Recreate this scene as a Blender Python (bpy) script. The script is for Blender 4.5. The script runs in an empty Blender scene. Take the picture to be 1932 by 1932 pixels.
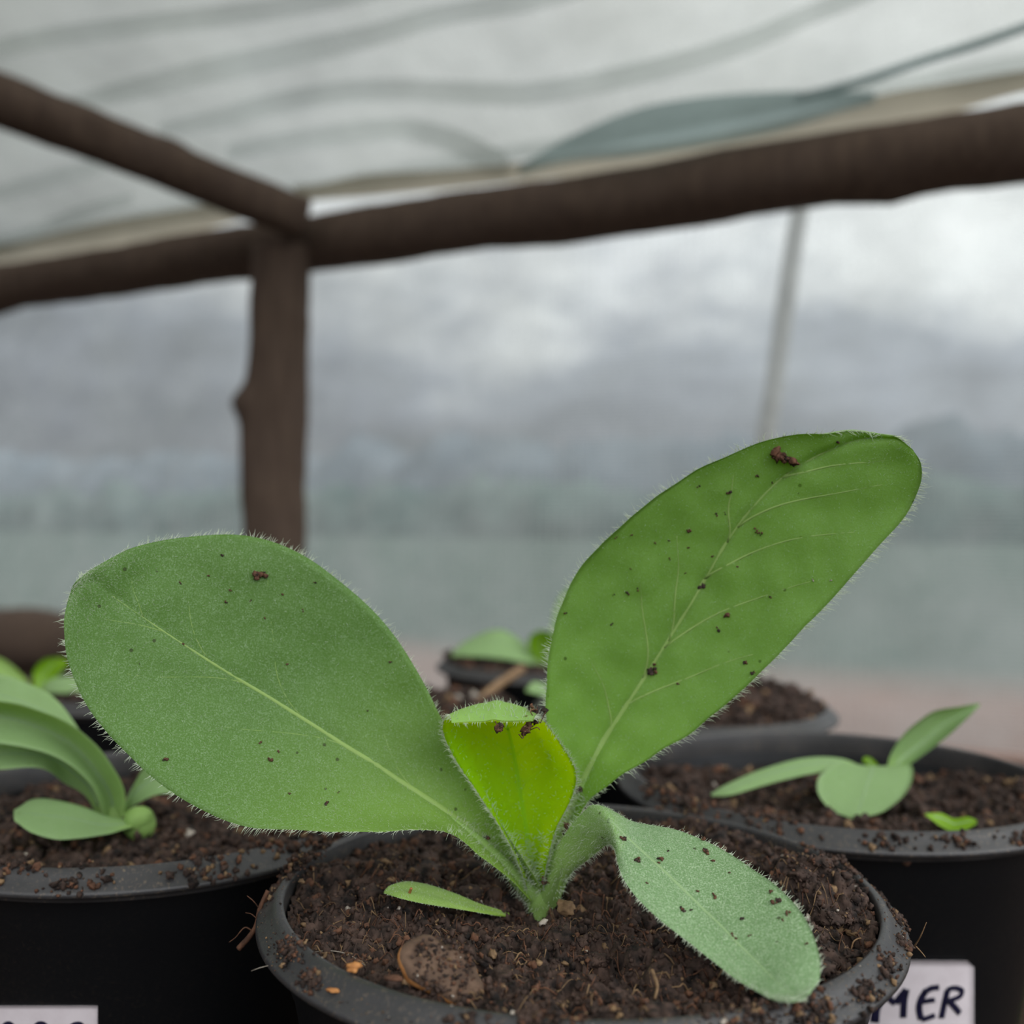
import bpy, math, random
import numpy as np
from mathutils import Vector, Matrix, noise

random.seed(7); rng = np.random.default_rng(7)
S = 0.01                                   # the whole place is laid out in centimetres
SC = bpy.context.scene; COL = SC.collection

# ------------------------------------------------------------------ camera, sky, exposure
PITCH, ROLL, F = math.radians(0.846), math.radians(0.475), 1932.0
CAMH = 15.57                               # lens height above the ground, pot rims 6.07 below it
def ray(px, py):
    x = (px - 966) / F; y = -(py - 966) / F
    c, s = math.cos(ROLL), math.sin(ROLL)
    x, y = c * x - s * y, s * x + c * y
    cp, sp = math.cos(PITCH), math.sin(PITCH)
    return np.array((x, cp - sp * y, sp + cp * y))
def at(px, py, Y):                         # point at forward distance Y (cm) seen at a pixel
    r = ray(px, py)
    return r * (Y / r[1]) + np.array((0, 0, CAMH))
def px_of(P):                              # (n,3) cm -> pixels
    P = np.asarray(P, float) - np.array((0, 0, CAMH))
    c, s = math.cos(ROLL), math.sin(ROLL); cp, sp = math.cos(PITCH), math.sin(PITCH)
    R = np.array((c, -s * sp, s * cp)); U = np.array((-s, -c * sp, c * cp)); Fw = np.array((0, cp, sp))
    d = P @ Fw
    return np.stack((966 + F * (P @ R) / d, 966 - F * (P @ U) / d), -1)
cam = bpy.data.cameras.new('camera'); co = bpy.data.objects.new('camera', cam); COL.objects.link(co)
c, s = math.cos(ROLL), math.sin(ROLL); cp, sp = math.cos(PITCH), math.sin(PITCH)
R_ = Vector((c, -s * sp, s * cp)); U_ = Vector((-s, -c * sp, c * cp)); F_ = Vector((0, cp, sp))
co.matrix_world = Matrix(((R_.x, U_.x, -F_.x, 0), (R_.y, U_.y, -F_.y, 0), (R_.z, U_.z, -F_.z, CAMH * S), (0, 0, 0, 1)))
cam.sensor_width = 36; cam.lens = 36; cam.clip_start = 0.005; cam.clip_end = 200
cam.dof.use_dof = True; cam.dof.focus_distance = 0.160; cam.dof.aperture_fstop = 13.0
SC.camera = co
SC.view_settings.view_transform = 'Standard'; SC.view_settings.look = 'None'
SC.view_settings.gamma = 1; SC.view_settings.exposure = -0.10
SC.cycles.max_bounces = 8; SC.cycles.transparent_max_bounces = 12
SC.cycles.use_denoising = True
SC.cycles.caustics_reflective = False; SC.cycles.caustics_refractive = False

class NT:                                   # small node helper
    def __init__(s, tree): s.t = tree; s.n = tree.nodes; s.l = tree.links
    def add(s, typ, **kw):
        n = s.n.new(typ)
        for k, v in kw.items():
            if k.startswith('_'): setattr(n, k[1:], v)
            else: s.set(n, k.replace('__', ' '), v)
        return n
    def set(s, n, k, v):
        i = n.inputs[int(k[1:])] if k[0] == 'i' and k[1:].isdigit() else n.inputs[k]
        if isinstance(v, bpy.types.NodeSocket): s.l.new(v, i)
        else: i.default_value = v
    def math(s, op, a, b=0.0, c=None, clamp=False):
        n = s.n.new('ShaderNodeMath'); n.operation = op; n.use_clamp = clamp
        s.set(n, 'i0', a); s.set(n, 'i1', b)
        if c is not None: s.set(n, 'i2', c)
        return n.outputs[0]
    def mix(s, f, a, b, blend='MIX'):
        n = s.n.new('ShaderNodeMix'); n.data_type = 'RGBA'; n.blend_type = blend
        s.set(n, 'i0', f); s.set(n, 'i6', a); s.set(n, 'i7', b); return n.outputs[2]
    def ramp(s, f, stops, interp='LINEAR'):
        n = s.n.new('ShaderNodeValToRGB'); n.color_ramp.interpolation = interp; s.set(n, 'i0', f)
        el = n.color_ramp.elements
        while len(el) < len(stops): el.new(0.5)
        for e, (p, c_) in zip(el, stops): e.position = p; e.color = c_ if len(c_) == 4 else (*c_, 1)
        return n.outputs[0]
    def noise(s, vec, scale, detail=4, rough=0.55, dist=0.0):
        n = s.n.new('ShaderNodeTexNoise'); s.set(n, 'Vector', vec); s.set(n, 'Scale', scale)
        s.set(n, 'Detail', detail); s.set(n, 'Roughness', rough); s.set(n, 'Distortion', dist)
        return n.outputs[0]

w = bpy.data.worlds.new('overcast_sky'); SC.world = w; w.use_nodes = True
t = NT(w.node_tree); t.n.clear()
tc = t.add('ShaderNodeTexCoord').outputs['Generated']
sep = t.add('ShaderNodeSeparateXYZ', i0=tc)
mp = t.add('ShaderNodeMapping', Vector=tc); mp.inputs['Scale'].default_value = (1, 1, 2.2)
cl = t.noise(mp.outputs[0], 3.6, 6, 0.62)
zz = t.math('ADD', sep.outputs[2], t.math('MULTIPLY', t.math('SUBTRACT', cl, 0.5), 0.5))
col = t.ramp(zz, [(0.0, (0.20, 0.225, 0.24)), (0.10, (0.33, 0.355, 0.40)), (0.17, (0.50, 0.54, 0.61)), (0.27, (1.12, 1.15, 1.17)), (0.6, (1.4, 1.4, 1.42))])
yb_ = t.math('MULTIPLY_ADD', sep.outputs[1], -1.1, 0.45, clamp=True)          # added fill: unseen sky behind the camera brightened to light the leaves
xr = t.math('MULTIPLY', t.math('MULTIPLY_ADD', sep.outputs[0], 0.62, 0.97), t.math('MULTIPLY_ADD', yb_, 1.5, 1.0))
col2 = t.mix(1.0, col, t.add('ShaderNodeCombineXYZ', i0=xr, i1=xr, i2=xr).outputs[0], 'MULTIPLY')
bg = t.add('ShaderNodeBackground', Color=col2, Strength=1.0)
t.l.new(bg.outputs[0], t.add('ShaderNodeOutputWorld').inputs[0])

# ------------------------------------------------------------------ materials
def new_mat(name):
    m = bpy.data.materials.new(name); m.use_nodes = True; k = NT(m.node_tree); k.n.clear()
    k.out = k.add('ShaderNodeOutputMaterial').inputs[0]; return m, k
def obj_co(k): return k.add('ShaderNodeTexCoord').outputs['Object']
def bump(k, h, strength=0.5, dist=0.0005):
    return k.add('ShaderNodeBump', Height=h, Strength=strength, Distance=dist).outputs[0]
def principled(k, col, rough=0.6, normal=None, spec=0.5):
    p = k.add('ShaderNodeBsdfPrincipled', Roughness=rough); k.set(p, 'Base Color', col)
    p.inputs['Specular IOR Level'].default_value = spec
    if normal is not None: k.set(p, 'Normal', normal)
    return p.outputs[0]
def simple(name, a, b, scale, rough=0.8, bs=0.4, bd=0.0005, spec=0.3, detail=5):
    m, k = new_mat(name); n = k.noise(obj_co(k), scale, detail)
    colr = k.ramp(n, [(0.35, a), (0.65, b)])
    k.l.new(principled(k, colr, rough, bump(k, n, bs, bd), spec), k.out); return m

def leaf_mat(name, base, pale, trans, fuzz=0.35, trw=0.38, yellow=(0.38, 0.60, 0.08), ylen=2.0, yp=1.25):
    m, k = new_mat(name); o = obj_co(k); uv = k.add('ShaderNodeTexCoord').outputs['UV']
    big = k.noise(o, 45, 3, 0.5); fine = k.noise(o, 4200, 3, 0.6); mid = k.noise(o, 700, 3, 0.6)
    su = k.add('ShaderNodeSeparateXYZ', i0=uv)
    c1 = k.mix(k.math('MULTIPLY_ADD', big, 1.6, -0.45, clamp=True), (*base, 1), (*[x * 0.82 for x in base], 1))
    yb = k.math('POWER', k.math('SUBTRACT', 1.0, k.math('MULTIPLY', su.outputs[1], ylen), clamp=True), yp)
    back = k.math('GREATER_THAN', su.outputs[0], 1.5)
    c1 = k.mix(k.math('MULTIPLY', back, 0.75), c1, (*[0.4 * a_ + 0.45 * b_ for a_, b_ in zip(base, pale)], 1))
    c1 = k.mix(k.math('MULTIPLY', yb, 0.85), c1, (*yellow, 1))
    fz = k.math('MULTIPLY_ADD', fine, 3.2, -1.45, clamp=True)
    fz = k.math('MULTIPLY', fz, k.math('MULTIPLY', k.math('MULTIPLY_ADD', mid, 1.4, fuzz - 0.45, clamp=True), k.math('MULTIPLY_ADD', yb, -0.7, 1.0)))
    c2 = k.mix(fz, c1, (*pale, 1))
    dt = k.add('ShaderNodeTexVoronoi', Vector=o, Scale=420.0)
    dirt_or_cloud = k.math('MULTIPLY', k.math('LESS_THAN', dt.outputs['Distance'], 0.13), k.math('GREATER_THAN', k.noise(o, 130, 2), 0.60))
    c2 = k.mix(k.math('MULTIPLY', dirt_or_cloud, 0.75), c2, (0.035, 0.03, 0.012, 1))
    nb = bump(k, k.math('ADD', fine, k.math('MULTIPLY', mid, 1.5)), 0.35, 0.00012)
    d = principled(k, c2, 0.55, nb, 0.25)
    tr = k.add('ShaderNodeBsdfTranslucent', Color=(*trans, 1), Normal=nb).outputs[0]
    mx = k.add('ShaderNodeMixShader', i0=k.math('MULTIPLY', trw, k.math('MULTIPLY_ADD', back, -0.55, 1.0)), i1=d, i2=tr)
    k.l.new(mx.outputs[0], k.out); return m
M = {}
M['leaf'] = leaf_mat('leaf_green', (0.115, 0.235, 0.045), (0.36, 0.52, 0.28), (0.22, 0.44, 0.03), 0.36)
M['leaf_tall'] = leaf_mat('leaf_tall_green', (0.20, 0.355, 0.072), (0.40, 0.57, 0.27), (0.46, 0.72, 0.03), 0.18, 0.5)
M['leaf_low'] = leaf_mat('leaf_downy', (0.19, 0.33, 0.14), (0.55, 0.70, 0.46), (0.24, 0.42, 0.06), 0.62, 0.28, (0.34, 0.56, 0.08), 2.6, 0.7)
M['leaf_young'] = leaf_mat('leaf_young', (0.30, 0.54, 0.01), (0.34, 0.52, 0.36), (0.88, 1.0, 0.0), 0.05, 0.86, (0.36, 0.56, 0.05), 3.4, 0.8)
M['leaf_far'] = leaf_mat('leaf_soft', (0.31, 0.45, 0.22), (0.50, 0.65, 0.42), (0.60, 0.80, 0.10), 0.45, 0.46, (0.36, 0.54, 0.16), 3.5)
M['leaf_seed'] = leaf_mat('leaf_seed', (0.26, 0.42, 0.09), (0.5, 0.66, 0.3), (0.36, 0.55, 0.05), 0.3, 0.3)
M['leaf_bright'] = leaf_mat('leaf_bright', (0.22, 0.40, 0.01), (0.35, 0.55, 0.1), (0.42, 0.66, 0.004), 0.1, 0.5)
def vein_mat(name, cc, trw=0.3):
    m, k = new_mat(name); n = k.noise(obj_co(k), 900, 3)
    cl_ = k.mix(n, (*cc, 1), (*[x * 0.85 for x in cc], 1))
    k.l.new(k.add('ShaderNodeMixShader', i0=trw, i1=principled(k, cl_, 0.5, bump(k, n, 0.3, 0.0001), 0.3),
                  i2=k.add('ShaderNodeBsdfTranslucent', Color=(*cc, 1)).outputs[0]).outputs[0], k.out); return m
M['vein'] = vein_mat('vein_pale', (0.32, 0.48, 0.13))
M['vein_low'] = vein_mat('vein_low', (0.34, 0.50, 0.24))
M['vein_young'] = vein_mat('vein_young', (0.62, 0.92, 0.01), 0.92)
M['stem'] = vein_mat('stem_green', (0.30, 0.48, 0.13))
def hair_mat():
    m, k = new_mat('plant_hair')
    k.l.new(k.add('ShaderNodeMixShader', i0=0.45, i1=principled(k, (0.70, 0.78, 0.62, 1), 0.4),
                  i2=k.add('ShaderNodeBsdfTranslucent', Color=(0.8, 0.86, 0.7, 1)).outputs[0]).outputs[0], k.out); return m
M['hair'] = hair_mat()
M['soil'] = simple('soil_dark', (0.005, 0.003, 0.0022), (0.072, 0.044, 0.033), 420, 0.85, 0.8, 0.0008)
M['soil_red'] = simple('soil_reddish', (0.045, 0.021, 0.012), (0.14, 0.064, 0.035), 600, 0.85, 0.6, 0.0005)
M['soil_tan'] = simple('soil_tan', (0.10, 0.060, 0.030), (0.23, 0.145, 0.075), 600, 0.8, 0.5, 0.0005)
M['grit'] = simple('grit_pale', (0.20, 0.165, 0.13), (0.42, 0.37, 0.31), 900, 0.4, 0.3, 0.0002, 0.6)
M['fibre'] = simple('root_fibre', (0.14, 0.075, 0.035), (0.30, 0.19, 0.10), 500, 0.7)
M['orange'] = simple('orange_bark', (0.30, 0.12, 0.035), (0.48, 0.22, 0.07), 500, 0.7)
M['chip'] = simple('bark_chip', (0.055, 0.033, 0.022), (0.13, 0.08, 0.052), 380, 0.85, 0.8, 0.0006)
def plastic(name, dusty):
    m, k = new_mat(name); o = obj_co(k)
    n1 = k.noise(o, 60, 4); n2 = k.noise(o, 1500, 4, 0.7); n3 = k.noise(o, 14, 3)
    dust = k.math('MULTIPLY', k.math('MULTIPLY_ADD', n2, 5.0, -2.75, clamp=True), k.math('MULTIPLY_ADD', n1, 3.0, -1.0, clamp=True))
    dust = k.math('MULTIPLY', dust, dusty)
    basec = k.mix(n3, (0.004, 0.0045, 0.0055, 1), (0.008, 0.0085, 0.0095, 1))
    if dusty > 0.5: basec = k.mix(k.math('MULTIPLY', n1, 0.55), basec, (0.095, 0.09, 0.09, 1))
    cc = k.mix(dust, basec, (0.26, 0.19, 0.12, 1))
    k.l.new(principled(k, cc, k.math('MULTIPLY_ADD', n1, 0.25, 0.28 if dusty > .5 else 0.2), bump(k, k.math('ADD', n1, n2), 0.25, 0.0003), 0.5 if dusty > .5 else 0.22), k.out); return m
M['rim'] = plastic('pot_rim_dusty', 0.9)
M['pot'] = plastic('pot_black', 0.06)
def wood_mat():
    m, k = new_mat('weathered_wood'); o = obj_co(k)
    mp = k.add('ShaderNodeMapping', Vector=o); mp.inputs['Scale'].default_value = (1, 1, 0.12)
    n = k.noise(mp.outputs[0], 160, 5); n2 = k.noise(o, 22, 3)
    cc = k.mix(n2, k.ramp(n, [(0.3, (0.042, 0.026, 0.017)), (0.7, (0.115, 0.078, 0.053))]), (0.085, 0.058, 0.045, 1))
    k.l.new(principled(k, cc, 0.85, bump(k, n, 0.7, 0.002), 0.2), k.out); return m
M['wood'] = wood_mat()
def film_mat(name, tint, see=0.55, weave=True, scat=(0.9, 0.92, 0.93), dirt_or_cloud=0.25, light_grad=0.0):
    m, k = new_mat(name); o = obj_co(k)
    n = k.noise(o, 14, 5, 0.65); n2 = k.noise(o, 3.0, 3)
    see_ = k.math('MULTIPLY_ADD', n, -0.60, see + 0.30)
    if weave:
        sp_ = k.add('ShaderNodeSeparateXYZ', i0=k.add('ShaderNodeTexCoord').outputs['UV'])
        wv = k.math('SINE', k.math('MULTIPLY', sp_.outputs[1], 2 * math.pi))
        wu = k.math('SINE', k.math('MULTIPLY', sp_.outputs[0], 2 * math.pi))
        th = k.math('MULTIPLY', k.math('MAXIMUM', k.math('POWER', k.math('MULTIPLY_ADD', wv, 0.5, 0.5), 3), k.math('MULTIPLY', k.math('POWER', k.math('MULTIPLY_ADD', wu, 0.5, 0.5), 6), 0.6)), 0.16)
        see_ = k.math('SUBTRACT', see_, th)
    sz_ = k.math('MULTIPLY_ADD', k.noise(o, 11, 4, 0.6), 1.5 * dirt_or_cloud, 1.0 - 0.8 * dirt_or_cloud)  # cloud patches behind the sheet, painted into its tint as mottling
    if light_grad: sz_ = k.math('MULTIPLY', sz_, k.math('MULTIPLY_ADD', k.add('ShaderNodeSeparateXYZ', i0=k.add('ShaderNodeTexCoord').outputs['UV']).outputs[0], -light_grad / 346, 1.0 + light_grad * 0.30))  # right-to-left fall-off of sky light painted into the sheet's tint
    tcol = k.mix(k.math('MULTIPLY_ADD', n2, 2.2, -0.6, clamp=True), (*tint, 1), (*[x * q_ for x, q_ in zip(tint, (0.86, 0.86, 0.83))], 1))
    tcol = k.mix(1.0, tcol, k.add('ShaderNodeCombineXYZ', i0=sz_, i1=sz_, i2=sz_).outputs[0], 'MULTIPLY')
    tp = k.add('ShaderNodeBsdfTransparent', Color=tcol).outputs[0]
    tl = k.add('ShaderNodeBsdfTranslucent', Color=k.mix(1.0, tcol, (*scat, 1), 'MULTIPLY')).outputs[0]
    df = k.add('ShaderNodeBsdfDiffuse', Color=(*[0.75 * x for x in tint], 1)).outputs[0]
    sc_ = k.add('ShaderNodeMixShader', i0=0.14, i1=tl, i2=df).outputs[0]
    k.l.new(k.add('ShaderNodeMixShader', i0=see_, i1=sc_, i2=tp).outputs[0], k.out); return m
M['film'] = film_mat('greenhouse_film', (0.91, 0.935, 0.935), 0.68, scat=(0.62, 0.64, 0.645))
M['roof_film'] = film_mat('roof_film', (0.60, 0.62, 0.605), 0.62, scat=(0.48, 0.50, 0.48), dirt_or_cloud=0.4, light_grad=0.75)
M['film_fold'] = film_mat('film_fold', (0.77, 0.785, 0.78), 0.62, False)
M['film_tan'] = film_mat('film_tan', (0.40, 0.355, 0.285), 0.30, False)
M['film_teal'] = film_mat('film_teal', (0.40, 0.47, 0.47), 0.40, False)
M['ground'] = simple('bed_soil', (0.02, 0.012, 0.008), (0.06, 0.038, 0.026), 60, 0.9, 0.8, 0.004)
M['paper'] = simple('label_paper', (0.62, 0.56, 0.58), (0.68, 0.62, 0.64), 300, 0.5, 0.1, 0.0001)
M['ink'] = simple('marker_ink', (0.006, 0.006, 0.02), (0.012, 0.011, 0.035), 500, 0.35)

# ------------------------------------------------------------------ mesh helpers
def link(name, me, mat, parent=None, loc=None):
    o = bpy.data.objects.new(name, me); COL.objects.link(o)
    for m_ in (mat if isinstance(mat, (list, tuple)) else [mat]): me.materials.append(m_)
    if parent is not None: o.parent = parent
    return o
def tag(o, label=None, cat=None, group=None, kind=None):
    if label: o['label'] = label
    if cat: o['category'] = cat
    if group: o['group'] = group
    if kind: o['kind'] = kind
    return o
def empty(name, p):
    o = bpy.data.objects.new(name, None); COL.objects.link(o); o.location = Vector(p) * S; o.empty_display_size = 0.01
    return o
def mesh(name, V, Fs, mat, parent=None, uvs=None, smooth=True, mi=None):
    """V in world cm. The object sits at its parent's origin (parents are empties without rotation) or at the mesh's base centre."""
    V = np.asarray(V, float)
    if parent is None: org = np.array(((V[:, 0].min() + V[:, 0].max()) / 2, (V[:, 1].min() + V[:, 1].max()) / 2, V[:, 2].min()))
    else:
        org = np.zeros(3); q = parent
        while q is not None: org = org + np.array(q.location) / S; q = q.parent
    me = bpy.data.meshes.new(name)
    V = (V - org) * S
    if isinstance(Fs, np.ndarray):
        k = Fs.shape[1]; me.vertices.add(len(V)); me.vertices.foreach_set('co', V.astype(np.float32).ravel())
        me.loops.add(Fs.size); me.loops.foreach_set('vertex_index', Fs.astype(np.int32).ravel())
        me.polygons.add(len(Fs)); me.polygons.foreach_set('loop_start', np.arange(0, Fs.size, k, dtype=np.int32))
        me.update(calc_edges=True)
    else:
        me.from_pydata([tuple(v) for v in V], [], Fs)
    if uvs is not None:
        uv = me.uv_layers.new(name='UVMap'); li = np.zeros(len(me.loops), dtype=np.int32); me.loops.foreach_get('vertex_index', li)
        uv.data.foreach_set('uv', np.asarray(uvs, np.float32)[li].ravel())
    if mi is not None: me.polygons.foreach_set('material_index', np.asarray(mi, dtype=np.int32))
    me.polygons.foreach_set('use_smooth', np.full(len(me.polygons), smooth))
    me.validate(); me.update()
    o = link(name, me, mat, parent)
    if parent is None: o.location = Vector(org) * S
    return o
def grid_faces(nu, nv, wrap=False):
    i = np.arange(nu - 1)[:, None]; j = np.arange(nv if wrap else nv - 1)[None, :]
    j2 = (j + 1) % nv
    a = i * nv + j; b = i * nv + j2; c_ = (i + 1) * nv + j2; d = (i + 1) * nv + j
    return np.stack(np.broadcast_arrays(a, b, c_, d), -1).reshape(-1, 4)
def catmull(P, n):
    """P (k,...) resampled to n"""
    P = np.asarray(P, float); k = len(P); t_ = np.linspace(0, k - 1, n); i = np.minimum(t_.astype(int), k - 2); f = t_ - i
    g = lambda q: P[np.clip(q, 0, k - 1)]
    p0 = np.where((i == 0).reshape(-1, *[1] * (P.ndim - 1)), 2 * g(i) - g(i + 1), g(i - 1)); p1 = g(i); p2 = g(i + 1)
    p3 = np.where((i == k - 2).reshape(-1, *[1] * (P.ndim - 1)), 2 * g(i + 1) - g(i), g(i + 2))
    f = f.reshape(-1, *[1] * (P.ndim - 1))
    return 0.5 * (2 * p1 + (p2 - p0) * f + (2 * p0 - 5 * p1 + 4 * p2 - p3) * f ** 2 + (3 * p1 - p0 - 3 * p2 + p3) * f ** 3)
def nrm(a): return a / np.maximum(np.linalg.norm(a, axis=-1, keepdims=True), 1e-9)
def tube_vf(P, r, seg=8, flat=1.0, nvec=None):
    P = np.asarray(P, float); n = len(P); r = np.broadcast_to(np.asarray(r, float), (n,))
    T = nrm(np.gradient(P, axis=0))
    if nvec is None:
        ref = np.array((0, 0, 1.0)) if abs(T[:, 2]).mean() < 0.8 else np.array((1.0, 0, 0))
        A = nrm(np.cross(T, ref)); B = np.cross(A, T)
    else:
        B = nrm(nvec); A = nrm(np.cross(T, B)); B = nrm(np.cross(A, T))
    a = np.linspace(0, 2 * math.pi, seg, endpoint=False)
    V = P[:, None] + r[:, None, None] * (np.cos(a)[None, :, None] * A[:, None] + flat * np.sin(a)[None, :, None] * B[:, None])
    V = V.reshape(-1, 3); Fc = grid_faces(n, seg, True)
    V = np.vstack((V, P[:1], P[-1:])); e0 = n * seg; j = np.arange(seg); j2 = (j + 1) % seg
    caps = np.stack((np.full(seg, e0), j2, j, j), -1); caps2 = np.stack((np.full(seg, e0 + 1), (n - 1) * seg + j, (n - 1) * seg + j2, (n - 1) * seg + j2), -1)
    return V, Fc, caps[:, :3], caps2[:, :3]
class Bag:
    """collects shapes that end up as ONE mesh"""
    def __init__(s): s.V = []; s.F = []; s.m = []; s.n = 0
    def add(s, V, Fs, mi=0):
        Fs = np.asarray(Fs)
        if Fs.shape[1] == 4: Fs = np.vstack((Fs[:, [0, 1, 2]], Fs[:, [0, 2, 3]]))
        s.V.append(np.asarray(V, float)); s.F.append(Fs + s.n); s.n += len(V)
        s.m.append(np.full(len(Fs), mi) if np.isscalar(mi) else np.asarray(mi))
    def tube(s, P, r, seg=6, mi=0, flat=1.0, nvec=None):
        V, Fc, a, b = tube_vf(P, r, seg, flat, nvec)
        Fc = np.vstack((Fc[:, [0, 1, 2]], Fc[:, [0, 2, 3]], a, b)); s.add(V, Fc, mi)
    def build(s, name, mat, parent=None, smooth=True):
        return mesh(name, np.vstack(s.V), np.vstack(s.F), mat, parent, None, smooth, np.concatenate(s.m))

def hairs(bag, P, N, L, wbase=0.007, bend=0.35, mi=0, flow=None):
    """tapered curved hairs, P (n,3) roots, N (n,3) directions, L (n,) lengths in cm"""
    n = len(P)
    if n == 0: return
    N = nrm(N); rnd = rng.normal(size=(n, 3)); side = nrm(np.cross(N, rnd)); oth = np.cross(N, side)
    k = 4; a = np.array((0, 2.094, 4.189))
    V = np.zeros((n, k, 3, 3))
    B = bend * rng.uniform(0.2, 1.3, n)
    for q in range(k):
        f = q / (k - 1); c_ = P + N * (L * f)[:, None] + side * (L * B * f * f)[:, None]
        if flow is not None: c_ = c_ + flow * (L * 0.35 * f * f)[:, None]
        rr = wbase * (1 - 0.85 * f)
        V[:, q] = c_[:, None] + rr * (np.cos(a)[None, :, None] * side[:, None] + np.sin(a)[None, :, None] * oth[:, None])
    Fh = grid_faces(k, 3, True); Fh = np.vstack((Fh[:, [0, 1, 2]], Fh[:, [0, 2, 3]]))
    bag.add(V.reshape(-1, 3), (Fh[None] + (np.arange(n) * k * 3)[:, None, None]).reshape(-1, 3), mi)

def ico(sub):
    import bmesh
    bm = bmesh.new(); bmesh.ops.create_icosphere(bm, subdivisions=sub, radius=1)
    V = np.array([v.co[:] for v in bm.verts]); Fc = np.array([[v.index for v in f.verts] for f in bm.faces]); bm.free(); return V, Fc
ICO1, ICO2, ICO3 = ico(1), ico(2), ico(3)
def lump(base, seed, amp=0.45, freq=1.3):
    V = base[0].copy(); o = Vector((seed * 7.3, seed * 3.1, seed * 1.7))
    for i in range(len(V)):
        p = Vector(V[i]) * freq + o
        V[i] *= 1 + amp * noise.noise(p) + amp * 0.6 * noise.noise(p * 2.7)
    return V
LUMP = [lump(ICO2, q, 0.75, 1.6) for q in range(10)]
def crumbs(bag, P, sz, weights=(0.82, 0.12, 0.055, 0.005), rigid=False):
    """scatter of irregular crumbs; P (n,3), sz (n,)"""
    n = len(P); Fc = ICO2[1]; nvx = len(ICO2[0])
    var = rng.integers(0, len(LUMP), n); ax = rng.uniform(0.55, 1.35, (n, 3))
    q = nrm(rng.normal(size=(n, 4))); w_, x, y, z = q.T
    R = np.stack((1 - 2 * (y * y + z * z), 2 * (x * y - z * w_), 2 * (x * z + y * w_), 2 * (x * y + z * w_), 1 - 2 * (x * x + z * z), 2 * (y * z - x * w_), 2 * (x * z - y * w_), 2 * (y * z + x * w_), 1 - 2 * (x * x + y * y)), -1).reshape(n, 3, 3)
    base = np.stack(LUMP)[var] * ax[:, None]
    V = np.einsum('nij,nkj->nki', R, base) * sz[:, None, None] + P[:, None]
    mi = rng.choice(len(weights), n, p=np.array(weights) / sum(weights))
    bag.add(V.reshape(-1, 3), (Fc[None] + (np.arange(n) * nvx)[:, None, None]).reshape(-1, 3), np.repeat(mi, len(Fc)))

# ------------------------------------------------------------------ leaves
class Surf: pass
def surf(stations, nu=96, nv=41, quilt=0.02, groove=0.03, wave=0.0, thick=0.03, seed=0):
    """stations: (L(px,py,Y), M(...), R(...)) ; returns world-cm surface"""
    K = np.array([[at(*p) for p in st] for st in stations])
    C = catmull(K, nu); v = np.linspace(-1, 1, nv)
    L, Mi, R = C[:, 0], C[:, 1], C[:, 2]; a = (R - L) / 2; b = (L + R) / 2 - Mi
    P = Mi[:, None] + a[:, None] * v[None, :, None] + b[:, None] * (v ** 2)[None, :, None]
    def normals(P):
        du = np.gradient(P, axis=0); dv = np.gradient(P, axis=1); return nrm(np.cross(du, dv))
    N = normals(P); camp = np.array((0, 0, CAMH))
    if ((camp - P) * N).sum(-1)[nu // 4: 3 * nu // 4].mean() < 0: N = -N
    w_ = np.linalg.norm(a, axis=1)
    prof = np.clip(w_ / 0.6, 0.0, 1)[:, None]
    disp = -groove * np.exp(-(v[None] * w_[:, None] / 0.10) ** 2) * prof
    for i in range(nu):
        for j in range(nv):
            p = Vector(P[i, j]) * 0.9 + Vector((seed * 5.0, 0, 0))
            disp[i, j] += quilt * noise.noise(p * 2.2) * prof[i, 0] + wave * noise.noise(p * 0.8) * (abs(v[j]) ** 2) * prof[i, 0]
    P = P + N * disp[..., None]
    N2 = normals(P); N = np.where((N2 * N).sum(-1, keepdims=True) < 0, -N2, N2)
    s_ = Surf(); s_.P, s_.N, s_.v, s_.w, s_.a, s_.thick = P, N, v, w_, a, thick
    s_.px = px_of(P.reshape(-1, 3)).reshape(nu, nv, 2); return s_
def leaf_obj(name, sf, mat, parent):
    nu, nv = sf.P.shape[:2]; th = sf.thick * np.clip(1.05 - np.abs(sf.v) ** 6, 0.12, 1)[None, :, None] * np.ones((nu, 1, 1))
    A = sf.P + sf.N * th * 0.5; B = sf.P - sf.N * th * 0.5
    V = np.concatenate((A.reshape(-1, 3), B.reshape(-1, 3)))
    f = grid_faces(nu, nv); nn = nu * nv
    if ((np.cross(A[1, 0] - A[0, 0], A[0, 1] - A[0, 0])) * sf.N[0, 0]).sum() > 0: f1, f2 = f[:, ::-1], f + nn
    else: f1, f2 = f, (f + nn)[:, ::-1]
    f1 = f1[:, ::-1]; f2 = f2[:, ::-1]
    loop = [i * nv for i in range(nu)] + [(nu - 1) * nv + j for j in range(1, nv)] + [i * nv + nv - 1 for i in range(nu - 2, -1, -1)] + [j for j in range(nv - 2, 0, -1)]
    loop = np.array(loop); l2 = np.roll(loop, -1); e = np.stack((loop, l2, l2 + nn, loop + nn), -1)
    uu, vv = np.meshgrid(np.linspace(0, 1, nu), (sf.v + 1) / 2, indexing='ij'); uv = np.stack((vv, uu), -1).reshape(-1, 2)
    return mesh(name, V, np.vstack((f1, f2, e)), mat, parent, np.vstack((uv, uv + np.array((2.0, 0)))))
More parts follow.
